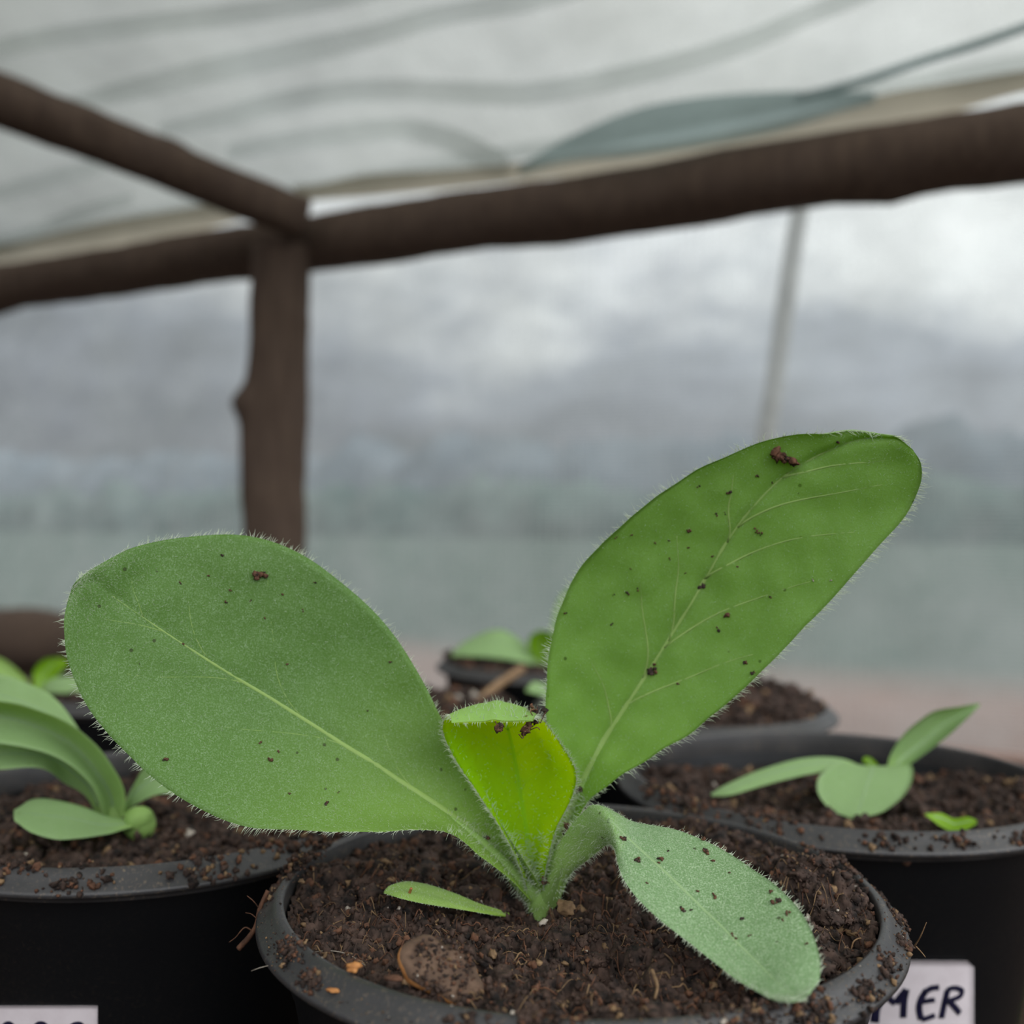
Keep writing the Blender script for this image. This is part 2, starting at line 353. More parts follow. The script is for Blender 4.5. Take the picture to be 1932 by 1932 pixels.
def on(sf, u, v):
    nu, nv = sf.P.shape[:2]; x = np.clip(np.asarray(u) * (nu - 1), 0, nu - 1.001); y = np.clip((np.asarray(v) + 1) / 2 * (nv - 1), 0, nv - 1.001)
    i = x.astype(int); j = y.astype(int); fx = (x - i)[..., None]; fy = (y - j)[..., None]
    g = lambda A: (A[i, j] * (1 - fx) + A[i + 1, j] * fx) * (1 - fy) + (A[i, j + 1] * (1 - fx) + A[i + 1, j + 1] * fx) * fy
    return g(sf.P), nrm(g(sf.N))
def veins_obj(sf, mat, parent, laterals, u0=0.1, u1=0.97, r0=0.07, r1=0.012, lr=0.014, side=1):
    b = Bag(); u = np.linspace(u0, u1, 50); P, N = on(sf, u, np.zeros(50)); off = sf.thick * 0.5
    b.tube(P + side * N * (off - 0.004), np.linspace(r0, r1, 50), 8, 0, 0.35, N)
    for (us, sgn, du, reach) in laterals:
        f = np.linspace(0, 1, 18); uu = us + du * f ** 0.9; vv = sgn * reach * f ** 1.15 + 0.012 * np.sin(f * 9 + us * 40)
        P, N = on(sf, uu, vv); b.tube(P + side * N * (off - 0.002), lr * (1 - 0.75 * f), 5, 0, 0.4, N)
    return b.build('leaf_veins', mat, parent)
def fuzz_obj(sf, parent, n_edge=260, n_face=1500, n_rib=0, le=0.13, lf=0.05, wb=0.0055, u0=0.05, back=False, facew=0.003):
    b = Bag(); nu, nv = sf.P.shape[:2]
    for sgn in (-1, 1):
        ed = sf.P[:, 0 if sgn < 0 else -1]; cs = np.concatenate(([0], np.cumsum(np.linalg.norm(np.diff(ed, axis=0), axis=1)))); cs /= cs[-1]
        u = np.interp(rng.uniform(u0, 0.985, n_edge), cs, np.linspace(0, 1, len(ed))); P, N = on(sf, u, np.full(n_edge, sgn * 0.999)); P0, _ = on(sf, u, np.full(n_edge, sgn * 0.9))
        out = nrm(P - P0); P2, _ = on(sf, np.clip(u + 0.02, 0, 1), np.full(n_edge, sgn * 0.999)); fl = nrm(P2 - P)
        hairs(b, P, out + N * rng.normal(0, 0.35, (n_edge, 1)) + fl * rng.normal(0.25, 0.2, (n_edge, 1)), le * rng.uniform(0.35, 1.1, n_edge), wb, 0.35)
    tipv = rng.uniform(-1, 1, 40); P, N = on(sf, np.full(40, 0.999), tipv); P0, _ = on(sf, np.full(40, 0.96), tipv)
    hairs(b, P, nrm(P - P0) + N * rng.normal(0, 0.3, (40, 1)), le * rng.uniform(0.3, 0.8, 40), wb)
    u = rng.uniform(0.06, 0.98, n_face); v = rng.uniform(-0.98, 0.98, n_face); P, N = on(sf, u, v); P2, _ = on(sf, np.clip(u + 0.02, 0, 1), v)
    d = N * rng.uniform(0.25, 0.8, (n_face, 1)) + nrm(P2 - P) * rng.uniform(-0.3, 1, (n_face, 1)) + rng.normal(0, 0.4, (n_face, 3))
    hairs(b, P + N * sf.thick * 0.5, d, lf * rng.uniform(0.4, 1.3, n_face), facew, 0.5)
    if back:
        m_ = n_face // 2; u = rng.uniform(0.04, 0.98, m_); v = rng.uniform(-0.98, 0.98, m_); P, N = on(sf, u, v)
        hairs(b, P - N * sf.thick * 0.5, -N + rng.normal(0, 0.35, (m_, 3)), le * rng.uniform(0.4, 1.0, m_), wb * 0.9, 0.3)
    if n_rib:
        u = rng.uniform(0.0, 0.22, n_rib); v = rng.uniform(-1, 1, n_rib); P, N = on(sf, u, v); sg = rng.choice((-1, 1), (n_rib, 1))
        hairs(b, P + N * sf.thick * 0.5 * sg, N * sg + rng.normal(0, 0.4, (n_rib, 3)), le * rng.uniform(0.4, 1.1, n_rib), wb * 0.8, 0.3)
    o = b.build('leaf_hairs', M['hair'], parent); return tag(o, kind='stuff')

# ================================================================== THE SETTING
# plan of the wall: wooden rail from (34.5, 69) to (-57, 114), rail height 27 above the lens axis
BD = nrm(np.array((-91.5, 45.0, 0))); RA = np.array((34.5, 69.0, 0)); RZ = CAMH + 26.3
NOUT = np.array((BD[1], -BD[0], 0)); NOUT = NOUT if NOUT[1] > 0 else -NOUT      # horizontal, pointing out of the tunnel
def rail(s_): return RA + BD * s_
# ground (inside bed and outside field)
def ground_mat():
    m, k = new_mat('outside_ground'); o = obj_co(k); n = k.noise(o, 6, 5); n2 = k.noise(o, 0.8, 3)
    ge = k.add('ShaderNodeNewGeometry').outputs['Position']; sp_ = k.add('ShaderNodeSeparateXYZ', i0=ge)
    d = k.math('ADD', k.math('MULTIPLY', sp_.outputs[0], 0.441), k.math('MULTIPLY', sp_.outputs[1], 0.897))     # distance from the tunnel
    far = k.math('MULTIPLY_ADD', k.math('ADD', d, k.math('MULTIPLY', n2, 0.3)), 3.6, -4.1, clamp=True)
    near = k.mix(n, (0.20, 0.135, 0.11, 1), (0.30, 0.20, 0.17, 1))
    g = k.mix(n, (0.05, 0.082, 0.07, 1), (0.085, 0.118, 0.10, 1))
    inside = k.math('LESS_THAN', d, 0.775)
    cc = k.mix(far, near, g); cc = k.mix(inside, cc, k.mix(n, (0.02, 0.012, 0.008, 1), (0.06, 0.038, 0.026, 1)))
    k.l.new(principled(k, cc, 0.95, bump(k, n, 0.6, 0.01), 0.1), k.out); return m
n_ = 60; xs = np.linspace(-1, 1, n_); gx = np.sign(xs) * (abs(xs) ** 2.2) * 6000
X, Y = np.meshgrid(gx, gx + 40, indexing='ij')
Z = np.array([[0.0 - 0.5 * abs(noise.noise(Vector((x * .11, y * .11, 0)))) for y in gx] for x in gx])
tag(mesh('floor', np.stack((X, Y, Z), -1).reshape(-1, 3), grid_faces(n_, n_), ground_mat()), kind='structure')
# hazy hedge and trees far outside
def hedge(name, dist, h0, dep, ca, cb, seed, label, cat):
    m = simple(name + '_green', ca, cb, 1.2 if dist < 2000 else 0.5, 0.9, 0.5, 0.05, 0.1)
    nx, nz = 260, 14; V = []; k_ = dist / 1500
    for i in range(nx):
        s_ = (i / (nx - 1) - 0.5) * 3.6 * dist; h = h0 * (1 + 0.22 * noise.noise(Vector((i * 0.05, seed, 0))) + 0.28 * noise.noise(Vector((i * 0.22, seed + 6, 0))) + .12 * noise.noise(Vector((i * 0.8, seed + 9, 0))))
        for j in range(nz):
            a = math.pi * j / (nz - 1); r_ = dep * (1 + 0.35 * noise.noise(Vector((i * 0.4, j * 0.8, seed))))
            p = rail(0) + NOUT * (dist - math.cos(a) * r_) - BD * s_
            V.append((p[0], p[1], max(0, math.sin(a)) ** .8 * h * (1 + .15 * noise.noise(Vector((i * .6, j, seed + 2)))) - 30))
    return tag(mesh(name, V, grid_faces(nx, nz), m), label, cat)
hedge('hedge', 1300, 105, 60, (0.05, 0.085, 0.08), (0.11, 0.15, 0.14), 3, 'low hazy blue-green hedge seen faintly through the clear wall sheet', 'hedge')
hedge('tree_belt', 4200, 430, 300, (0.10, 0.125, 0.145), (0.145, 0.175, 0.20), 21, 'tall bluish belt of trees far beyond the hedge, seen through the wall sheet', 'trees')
# wall film
def film_sheet(name, fn, ns, nt, mat, parent=None, us=1, vs=1):
    ss = np.linspace(0, 1, ns); tt = np.linspace(0, 1, nt)
    V = np.array([[fn(a, b) for b in tt] for a in ss]).reshape(-1, 3)
    A, B = np.meshgrid(ss * us, tt * vs, indexing='ij')
    return mesh(name, V, grid_faces(ns, nt), mat, parent, np.stack((A, B), -1).reshape(-1, 2))
def wall_fn(a, b):
    s_ = -60 + a * 260; z = -1 + b * (RZ + 7.5 + 1)
    p = rail(s_) + NOUT * (3.3 + 0.8 * noise.noise(Vector((s_ * .03, z * .05, 0))) + 0.35 * noise.noise(Vector((s_ * .2, z * .04, 7))))
    return (p[0], p[1], z)
tag(film_sheet('wall_back', wall_fn, 130, 30, M['film'], None, 260 / 0.75, 50 / 0.32), kind='structure')
# roof film: rises inward from the rail, 18 degrees
SL = 0.327
ROOFZ = RZ + 5.0
def roof_z(x, y): return ROOFZ - SL * ((x - RA[0]) * NOUT[0] + (y - RA[1]) * NOUT[1])
def roof_hit(px, py, off=0.0):
    r = ray(px, py); o = np.array((0, 0, CAMH))
    # ROOFZ+off - SL*((p-RA).NOUT) = z
    den = r[2] + SL * (r @ NOUT); tt = (ROOFZ + off + SL * (RA @ NOUT) - SL * (o @ NOUT) - o[2]) / den
    return o + r * tt
def roof_fn(a, b):
    s_ = -60 + a * 260; q = -0.6 + b * 147
    p = rail(s_) - NOUT * q
    return (p[0], p[1], ROOFZ + SL * q + 0.9 * noise.noise(Vector((s_ * .025, q * .06, 3))) + 0.3 * noise.noise(Vector((s_ * .05, q * .3, 13))))
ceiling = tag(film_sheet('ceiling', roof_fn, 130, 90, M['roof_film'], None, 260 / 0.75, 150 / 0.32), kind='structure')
# folds: doubled, bulging strips of the same film hanging under the roof sheet
def fold(pts, mat, drop=0.5, name='film_fold'):
    """pts: (px, py, half-width px)"""
    q = catmull(np.array(pts, float), 60); C = np.array([roof_hit(a, b, -drop) for a, b, _ in q]); wd = np.array([h * np.linalg.norm(c_ - np.array((0, 0, CAMH))) / F for (_, _, h), c_ in zip(q, C)])
    E0 = np.array([roof_hit(a, b - 10, -drop) for a, b, _ in q]); D = nrm(E0 - C)
    # widths measured across the view, so stretch along the roof
    st = (1.5 if mat is M['film_fold'] else 1.25) * np.array([10 / max(1e-3, np.linalg.norm(px_of(c_ + d) - px_of(c_))) for c_, d in zip(C, D)]) / 10
    vs = np.linspace(-1, 1, 9); V = []
    for c_, d, (_, _, h), k_ in zip(C, D, q, st):
        for v in vs: p = c_ + d * (v * h * k_); V.append((p[0], p[1], p[2] - 0.5 * (1 - v * v)))
    return mesh(name, V, grid_faces(60, 9), mat, ceiling)
# (parent helper assumes translation only, ceiling sits at its own base)
fold([(-60, 105, 12), (100, 72, 14), (300, 45, 14), (480, 22, 14), (640, -5, 13), (800, -40, 10)], M['film_fold'])
fold([(120, 200, 10), (270, 165, 15), (420, 130, 17), (560, 100, 17), (700, 68, 15), (830, 30, 14), (1000, 0, 14), (1150, -40, 12)], M['film_fold'])
fold([(300, 245, 8), (400, 228, 13), (520, 196, 14), (640, 175, 14), (760, 170, 14), (900, 177, 15), (1010, 177, 15), (1150, 152, 15), (1300, 115, 15), (1420, 75, 14), (1520, 30, 13), (1620, -10, 12), (1700, -50, 10)], M['film_fold'])
fold([(430, 290, 10), (520, 272, 12), (640, 255, 14), (760, 245, 14), (840, 262, 16), (900, 288, 18), (960, 312, 12)], M['film_fold'])
fold([(-40, 375, 8), (60, 350, 12), (150, 325, 12), (240, 295, 8)], M['film_fold'])
fold([(-40, 480, 8), (60, 440, 9), (160, 400, 9), (250, 375, 7)], M['film_fold'])
fold([(1500, 180, 2), (1620, 150, 3.5), (1740, 110, 3.5), (1860, 72, 3.5), (1990, 25, 3.5)], M['film_teal'])
fold([(-80, 512, 26), (60, 485, 28), (200, 452, 27), (330, 424, 22), (470, 392, 15)], M['film_tan'], 0.9, 'film_hem')
fold([(555, 366, 12), (600, 362, 12), (700, 350, 17), (850, 338, 15), (1000, 322, 15), (1100, 310, 18), (1250, 300, 24), (1400, 280, 30), (1550, 250, 34), (1680, 215, 32), (1800, 185, 24), (1900, 160, 18), (2000, 140, 14)], M['film_tan'], 0.9, 'film_hem')
fold([(980, 318, 5), (1080, 280, 20), (1200, 252, 36), (1320, 232, 38), (1450, 214, 32), (1560, 196, 19), (1650, 180, 6)], M['film_teal'], 1.4)

# wooden poles
def pole(name, A, B, r0, r1, label, seed, knots=(), parts=()):
    A, B = np.array(A, float), np.array(B, float); n = 90; seg = 20; f = np.linspace(0, 1, n); P = A + (B - A) * f[:, None]; Ln = np.linalg.norm(B - A)
    for i in range(n):
        q = Vector((f[i] * Ln * 0.05, seed * 3.0, 0)); P[i] += 0.55 * np.array((noise.noise(q), noise.noise(q + Vector((0, 9, 0))), noise.noise(q + Vector((0, 0, 9)))))
    T = nrm(B - A); ref = np.array((0, 0, 1.0)) if abs(T[2]) < .8 else np.array((0, 1.0, 0)); X_ = nrm(np.cross(T, ref)); Y_ = np.cross(X_, T)
    V = []
    for i in range(n):
        for j in range(seg):
            a = 2 * math.pi * j / seg; d = X_ * math.cos(a) + Y_ * math.sin(a); r = r0 + (r1 - r0) * f[i]
            r *= 1 + 0.10 * noise.noise(Vector((math.cos(a), math.sin(a), f[i] * Ln * 0.12 + seed * 7))) + 0.05 * noise.noise(Vector((math.cos(a) * 2.5, math.sin(a) * 2.5, f[i] * Ln * 0.5 + seed)))
            for (kf, kd, ks, kr) in knots:
                kd_ = nrm(np.array(kd, float)); r += kr * math.exp(-((f[i] - kf) * Ln / ks) ** 2) * max(0, d @ kd_) ** 2
            V.append(P[i] + d * r)
    V = np.array(V); V = np.vstack((V, P[:1], P[-1:])); Fc = grid_faces(n, seg, True); j = np.arange(seg); j2 = (j + 1) % seg; e = n * seg
    Fs = np.vstack((Fc[:, [0, 1, 2]], Fc[:, [0, 2, 3]], np.stack((np.full(seg, e), j2, j), -1), np.stack((np.full(seg, e + 1), (n - 1) * seg + j, (n - 1) * seg + j2), -1)))
    return tag(mesh(name, V, Fs, M['wood']), label, 'wooden pole')
J = at(545, 452, 96.3)
pole('wooden_rail', rail(-40) + np.array((0, 0, RZ)), rail(140) + np.array((0, 0, RZ)), 2.75, 2.45, 'long horizontal round wooden rail running the full width under the roof sheet', 1, knots=((0.27, (0, 0, -1), 2, 0.5), (0.80, (0, 0, -1), 3, 0.4)))
pb = at(518, 1180, 94.0); pt = at(532, 470, 94.0)
pole('wooden_post', (pb[0], pb[1] - .4, -0.3), (pt[0], pt[1] - .4, pt[2]), 2.8, 2.7, 'upright wooden post with a knot standing below the rail at left', 2, knots=((0.655, (-1, 0, 0), 1.3, 1.0), (0.56, (-1, 0, 0), 6, 0.7)))
ra = at(-180, 120, 76); rb = at(572, 412, 91.0)
pole('wooden_rafter', ra, rb, 2.15, 1.85, 'sloping wooden rafter coming down from upper left to the rail', 3, knots=((0.62, (0, 0, 1), 1.5, 0.35),))
q0, q1 = at(1378, 860, 104), at(1510, 380, 98)
st_ = pole('stake', (q0[0], q0[1], 0), q1, 1.0, 0.85, 'faint leaning stake standing outside the wall sheet right of centre', 5)
st_.data.materials.clear(); st_.data.materials.append(simple('bleached_cane', (0.30, 0.30, 0.29), (0.40, 0.40, 0.38), 60))
# timber lying at the foot of the wall on the left
def timber():
    b = Bag(); n = 60; p0 = rail(150) - NOUT * 1.0; p1 = rail(66) - NOUT * 1.0
    P = np.array([p0 + (p1 - p0) * f + np.array((0, 0, 3.1 + 0.3 * noise.noise(Vector((f * 9, 0, 0))))) for f in np.linspace(0, 1, n)])
    b.tube(P, 3.2 + 0.2 * np.sin(np.arange(n) * .7), 14); return b.build('wooden_log', M['wood'])
tag(timber(), 'dark low log lying along the foot of the wall behind the left pots', 'log')

# ================================================================== POTS
PZ = CAMH - 6.07
def make_pot(x, y, sc, label, group=None, seg=128, H=None):
    root = empty('plant_pot', (x, y, 0)); tag(root, label, 'plant pot', group)
    Ri = 5.0 * sc; zt = PZ
    def lathe(prof):
        prof = np.array(prof); a = np.linspace(0, 2 * math.pi, seg, endpoint=False)
        wob = 1 + 0.0025 * np.sin(2 * a + x) + 0.0015 * np.sin(5 * a)
        V = np.stack((x + prof[:, :1] * (np.cos(a) * wob)[None], y + prof[:, :1] * (np.sin(a) * wob)[None], np.repeat(prof[:, 1:], seg, 1)), -1)
        return V.reshape(-1, 3), grid_faces(len(prof), seg, True)
    ro = Ri + 0.42
    V, Fc = lathe([(Ri - 0.02, zt - 0.62), (Ri - 0.03, zt - 0.08), (Ri - 0.01, zt - 0.02), (Ri + 0.05, zt), (Ri + 0.11, zt - 0.03), (Ri + 0.17, zt - 0.10), (ro - 0.12, zt - 0.25), (ro - 0.03, zt - 0.31), (ro, zt - 0.35), (ro, zt - 0.41), (ro - 0.03, zt - 0.43), (ro - 0.06, zt - 0.40), (Ri + 0.12, zt - 0.22), (Ri + 0.04, zt - 0.62)])
    mesh('rim', V, Fc[:, ::-1], M['rim'], root)
    b = 0.66 * Ri
    V, Fc = lathe([(Ri + 0.04, zt - 0.50), (Ri - 0.02, zt - 0.60), (Ri - 0.10, zt - 1.2), (Ri - 0.16, zt - 1.3), (b + .08, 0.5), (b, 0.0), (b - .1, 0.0), (b - 0.12, 0.25), (0.4, 0.25), (b - 0.1, 0.45), (Ri - 0.22, zt - 1.3), (Ri - 0.05, zt - 0.60)])
    mesh('body', V, Fc[:, ::-1], M['pot'], root)
    return root
POTS = {
    'mid': (1.17, 17.68, 0.986), 'left': (-7.98, 23.12, 0.985), 'right': (8.22, 25.85, 1.01),
    'b1': (-4.6, 33.7, 0.98), 'b2': (6.1, 36.4, 0.98), 'b3': (-14.0, 39.7, 0.98), 'b4': (1.9, 47.2, 0.98)}
LB = {'mid': 'black plant pot nearest the camera, its dusty rim cut by the bottom edge', 'left': 'black plant pot at the left edge with a white label low down',
      'right': 'black plant pot on the right with a handwritten white label', 'b1': 'blurred black pot mostly hidden behind the big left leaf',
      'b2': 'blurred black pot heaped with soil behind the right pot, hidden by the tall leaf', 'b3': 'blurred black pot farthest left behind the left pot',
      'b4': 'blurred black pot farthest back, seen between the two big leaves'}
POT = {k: make_pot(*POTS[k], LB[k]) for k in POTS}

def soil(key, label, hfun, res, ncr, nfib, szr=(0.02, 0.10), extra=None, rmul=0.985, clods=40, rel=1.0):
    x0, y0, sc = POTS[key]; R = 5.0 * sc * rmul; n = int(2 * R / res); g = np.linspace(-R, R, n)
    nr = int(R / res); na = int(2 * math.pi * R / res * 0.7); rr = np.linspace(0, 1, nr) * R; aa = np.linspace(0, 2 * math.pi, na, endpoint=False)
    def H(lx, ly):
        p = Vector((lx + x0 * 3, ly + y0 * 3, 0)); h = hfun(lx, ly)
        e = min(1, (R - math.hypot(lx, ly)) / 0.5 + 0.25)
        h += 0.26 * rel * noise.noise(p * 0.9) * e
        q = noise.noise(p * 2.3 + Vector((5, 5, 5))); h += 0.30 * rel * (0.45 - abs(q) * 1.7) * e
        q = noise.noise(p * 5.5 + Vector((1, 5, 9))); h += 0.17 * (0.4 - abs(q) * 1.7)
        h += 0.05 * noise.noise(p * 13) + 0.03 * noise.noise(p * 29)
        return h
    V = np.array([[(x0 + r * math.cos(a), y0 + r * math.sin(a), PZ + H(r * math.cos(a), r * math.sin(a))) for a in aa] for r in rr])
    nzv = np.array([[noise.noise(Vector((v[0] * 9, v[1] * 9, 3))) for v in row] for row in V[:, :]])
    V[..., 0] += 0.05 * nzv; V[..., 1] -= 0.05 * nzv
    b = Bag(); b.add(V.reshape(-1, 3), grid_faces(nr, na, True), 0)
    r = R * np.sqrt(rng.uniform(0, 1, ncr)); a = rng.uniform(0, 2 * math.pi, ncr)
    P = np.array([(x0 + q * math.cos(w_), y0 + q * math.sin(w_), PZ + H(q * math.cos(w_), q * math.sin(w_))) for q, w_ in zip(r, a)])
    sz = szr[0] + (szr[1] - szr[0]) * rng.uniform(0, 1, ncr) ** 3
    P[:, 2] += sz * rng.uniform(0.0, 0.7, ncr); crumbs(b, P, sz)
    for i in range(clods):                                       # rough clods standing out of the surface
        q = R * 0.93 * math.sqrt(random.random()); w_ = random.uniform(0, 6.283); lx, ly = q * math.cos(w_), q * math.sin(w_)
        if key == 'mid' and math.hypot(lx, ly) < 0.8: continue
        z0 = PZ + H(lx, ly); cs_ = random.uniform(0.10, 0.26); V = ICO3[0].copy(); o_ = Vector((i * 3.1, i * 1.7, 4))
        for k in range(len(V)):
            p = Vector(V[k]); V[k] *= 1 + 0.5 * noise.noise(p * 1.5 + o_) + 0.3 * noise.noise(p * 4 + o_) + 0.2 * noise.noise(p * 9 + o_)
        V = V * np.array((random.uniform(.7, 1.3), random.uniform(.7, 1.3), random.uniform(.5, .8))) * cs_ + np.array((x0 + lx, y0 + ly, z0 + cs_ * .15)); b.add(V, ICO3[1], 0)
        nn_ = 60; ii = rng.integers(0, len(V), nn_); crumbs(b, V[ii], rng.uniform(.010, .035, nn_))
    for i in range(nfib):
        q = R * 0.98 * math.sqrt(random.random()); w_ = random.uniform(0, 6.283); cx, cy = q * math.cos(w_), q * math.sin(w_)
        d = random.uniform(0, 6.283); L = random.uniform(0.12, 0.55); pts = []
        for k in range(6):
            f = k / 5; d += random.uniform(-.6, .6) * .6; cx += math.cos(d) * L / 5; cy += math.sin(d) * L / 5
            if math.hypot(cx, cy) > R * .99: break
            pts.append((x0 + cx, y0 + cy, PZ + H(cx, cy) + 0.03 + random.random() * 0.07 * math.sin(math.pi * f)))
        if len(pts) >= 3: b.tube(catmull(pts, 10), np.linspace(1, .5, 10) * random.uniform(0.006, 0.016), 5, random.choice((1, 1, 2, 0)))
    if extra: extra(b)
    o = b.build('potting_soil', [M['soil'], M['soil_red'], M['soil_tan'], M['grit']])
    tag(o, label, 'soil', None, 'stuff'); return o, H
def sst(a, b, x):
    t_ = min(1, max(0, (x - a) / (b - a))); return t_ * t_ * (3 - 2 * t_)
def h_mid(x, y):
    ang = math.atan2(y, x); r = math.hypot(x, y)
    h = -0.42 + 0.16 * sst(1.5, 4.0, (x * 0.8 + y * 0.7)) + 0.45 * math.exp(-((x - 3.9) ** 2 / 0.8 + (y + 0.2) ** 2 / 1.6))
    h += 0.30 * math.exp(-((x + 4.1) ** 2 + (y - 0.6) ** 2) / 0.9)             # crumbly heap by the left rim
    h += 0.22 * math.exp(-((x - 0.9) ** 2 + (y - .3) ** 2) / 0.8)              # clod beside the stem
    h -= 0.55 * math.exp(-((x - 0.2) ** 2 + (y + 2.6) ** 2) / 0.16)            # dark hollow in front
    h -= 0.34 * math.exp(-((x + 1.0) ** 2 / 1.6 + (y + 0.35) ** 2 / .4))      # hollow under the seed leaf
    h -= 0.35 * math.exp(-((x - 1.6) ** 2 + (y + 1.0) ** 2) / 0.8)
    h += 0.18 * math.exp(-((x - 1.6) ** 2 + (y + 3.0) ** 2) / 0.7)
    return h
def rim_debris(b):
    x0, y0, sc = POTS['mid']; Ri = 5 * sc
    cl = [  # angle deg, radial offset, spread, n, lift
        (172, 0.10, 0.30, 420, 0.16), (163, 0.16, 0.22, 220, 0.08), (180, 0.22, 0.16, 160, -0.02), (212, 0.20, 0.20, 160, 0.02), (222, 0.28, 0.12, 70, 0.0), (252, 0.25, 0.16, 130, 0.04), (262, 0.1, 0.2, 170, 0.06), (272, 0.30, 0.12, 60, 0),
        (292, 0.12, 0.20, 150, 0.04), (303, 0.2, 0.22, 190, 0.03), (315, 0.30, 0.16, 90, 0.02), (326, 0.22, 0.16, 110, 0.0), (338, 0.34, 0.12, 60, 0.0), (350, 0.32, 0.15, 110, 0.03), (3, 0.38, 0.10, 90, 0), (12, 0.1, 0.3, 240, 0.08), (24, 0.1, 0.15, 60, 0.02), (60, 0.2, 0.3, 120, 0.04), (140, 0.15, 0.3, 160, 0.05)]
    for ang, ro, spd, n, lift in cl:
        a = math.radians(ang) + rng.normal(0, spd / Ri * 1.2, n); r = Ri + ro + rng.normal(0, spd * 0.45, n); r = np.minimum(r, Ri + 0.46)
        zr = np.where(r < Ri + 0.05, 0.0, -(r - Ri - 0.05) * 0.9)
        sz = 0.009 + 0.038 * rng.uniform(0, 1, n) ** 2.5
        hh = lift * np.exp(-(((a - math.radians(ang)) * Ri) ** 2) / (spd ** 2)) * rng.uniform(0, 1, n) * 1.6
        P = np.stack((x0 + r * np.cos(a), y0 + r * np.sin(a), PZ + zr + sz * 0.5 + hh), -1); crumbs(b, P, sz, (0.74, 0.18, 0.07, 0.01))
    n = 900; a = rng.uniform(0, 2 * math.pi, n); r = Ri + rng.uniform(0.02, 0.42, n); sz = rng.uniform(0.004, 0.014, n)
    P = np.stack((x0 + r * np.cos(a), y0 + r * np.sin(a), PZ - np.maximum(0, (r - Ri - 0.05)) * 0.9 + 0.004), -1); crumbs(b, P, sz, (0.35, 0.2, 0.4, 0.05))
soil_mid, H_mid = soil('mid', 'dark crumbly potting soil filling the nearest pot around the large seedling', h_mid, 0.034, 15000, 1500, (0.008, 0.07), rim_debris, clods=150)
def far_debris(key, lst):
    x0, y0, sc = POTS[key]; Ri = 5 * sc
    def f(b):
        for ang, ro, spd, n in lst:
            a = math.radians(ang) + rng.normal(0, spd / Ri * 1.5, n); r = np.minimum(Ri + ro + rng.normal(0, spd * 0.4, n), Ri + .45); sz = 0.02 + 0.06 * rng.uniform(0, 1, n) ** 2
            P = np.stack((x0 + r * np.cos(a), y0 + r * np.sin(a), PZ - np.maximum(0, r - Ri - 0.05) * 0.9 + sz * .5), -1); crumbs(b, P, sz, (0.6, 0.3, 0.1))
    return f
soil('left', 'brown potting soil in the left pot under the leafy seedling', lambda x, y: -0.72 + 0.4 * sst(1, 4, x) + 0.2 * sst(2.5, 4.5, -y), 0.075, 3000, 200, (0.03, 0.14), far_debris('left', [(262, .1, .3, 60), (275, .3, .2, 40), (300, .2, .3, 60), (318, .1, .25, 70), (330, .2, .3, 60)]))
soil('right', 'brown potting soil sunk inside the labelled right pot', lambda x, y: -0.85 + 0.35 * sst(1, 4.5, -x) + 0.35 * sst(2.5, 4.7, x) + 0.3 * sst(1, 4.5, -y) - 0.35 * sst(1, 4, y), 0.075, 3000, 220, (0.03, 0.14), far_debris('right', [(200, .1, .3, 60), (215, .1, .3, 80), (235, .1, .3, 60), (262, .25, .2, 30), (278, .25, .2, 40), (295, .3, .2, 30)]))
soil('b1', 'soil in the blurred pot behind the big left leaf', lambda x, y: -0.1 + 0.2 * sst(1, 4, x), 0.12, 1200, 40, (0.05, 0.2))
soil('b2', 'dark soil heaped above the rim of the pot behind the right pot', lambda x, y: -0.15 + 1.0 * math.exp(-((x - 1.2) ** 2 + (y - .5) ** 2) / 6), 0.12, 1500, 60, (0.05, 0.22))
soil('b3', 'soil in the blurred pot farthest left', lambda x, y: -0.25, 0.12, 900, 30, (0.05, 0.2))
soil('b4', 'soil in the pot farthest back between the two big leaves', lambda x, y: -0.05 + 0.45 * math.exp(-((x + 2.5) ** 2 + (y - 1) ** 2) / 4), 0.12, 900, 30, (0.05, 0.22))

# ================================================================== THE LARGE SEEDLING
plant = empty('seedling', at(1016, 1722, 17.9)); tag(plant, 'large seedling with two broad downy leaves spread wide above the nearest pot', 'plant')
ST_LEFT = [
    ((1022, 1682, 17.6), (1012, 1692, 17.9), (1002, 1700, 17.6)),
    ((1000, 1640, 17.3), (972, 1640, 17.7), (958, 1655, 17.2)),
    ((958, 1572, 17.3), (924, 1592, 17.6), (903, 1614, 16.9)),
    ((912, 1500, 17.4), (872, 1549, 17.4), (845, 1571, 16.5)),
    ((870, 1424, 17.5), (802, 1503, 17.3), (705, 1569, 16.1)),
    ((832, 1356, 17.5), (720, 1449, 17.2), (580, 1566, 15.9)),
    ((785, 1262, 17.5), (620, 1386, 17.1), (455, 1557, 15.7)),
    ((728, 1178, 17.5), (515, 1320, 17.0), (340, 1505, 15.6)),
    ((655, 1108, 17.4), (425, 1266, 16.8), (240, 1421, 15.6)),
    ((562, 1042, 17.3), (345, 1215, 16.6), (168, 1338, 15.6)),
    ((462, 1010, 17.1), (275, 1168, 16.4), (129, 1254, 15.6)),
    ((345, 1014, 16.8), (218, 1128, 16.2), (121, 1184, 15.6)),
    ((255, 1032, 16.4), (185, 1100, 16.0), (125, 1145, 15.7)),
    ((200, 1058, 16.1), (165, 1090, 15.9), (133, 1115, 15.8)),
    ((175, 1073, 16.0), (158, 1085, 15.9), (144, 1098, 15.8))]
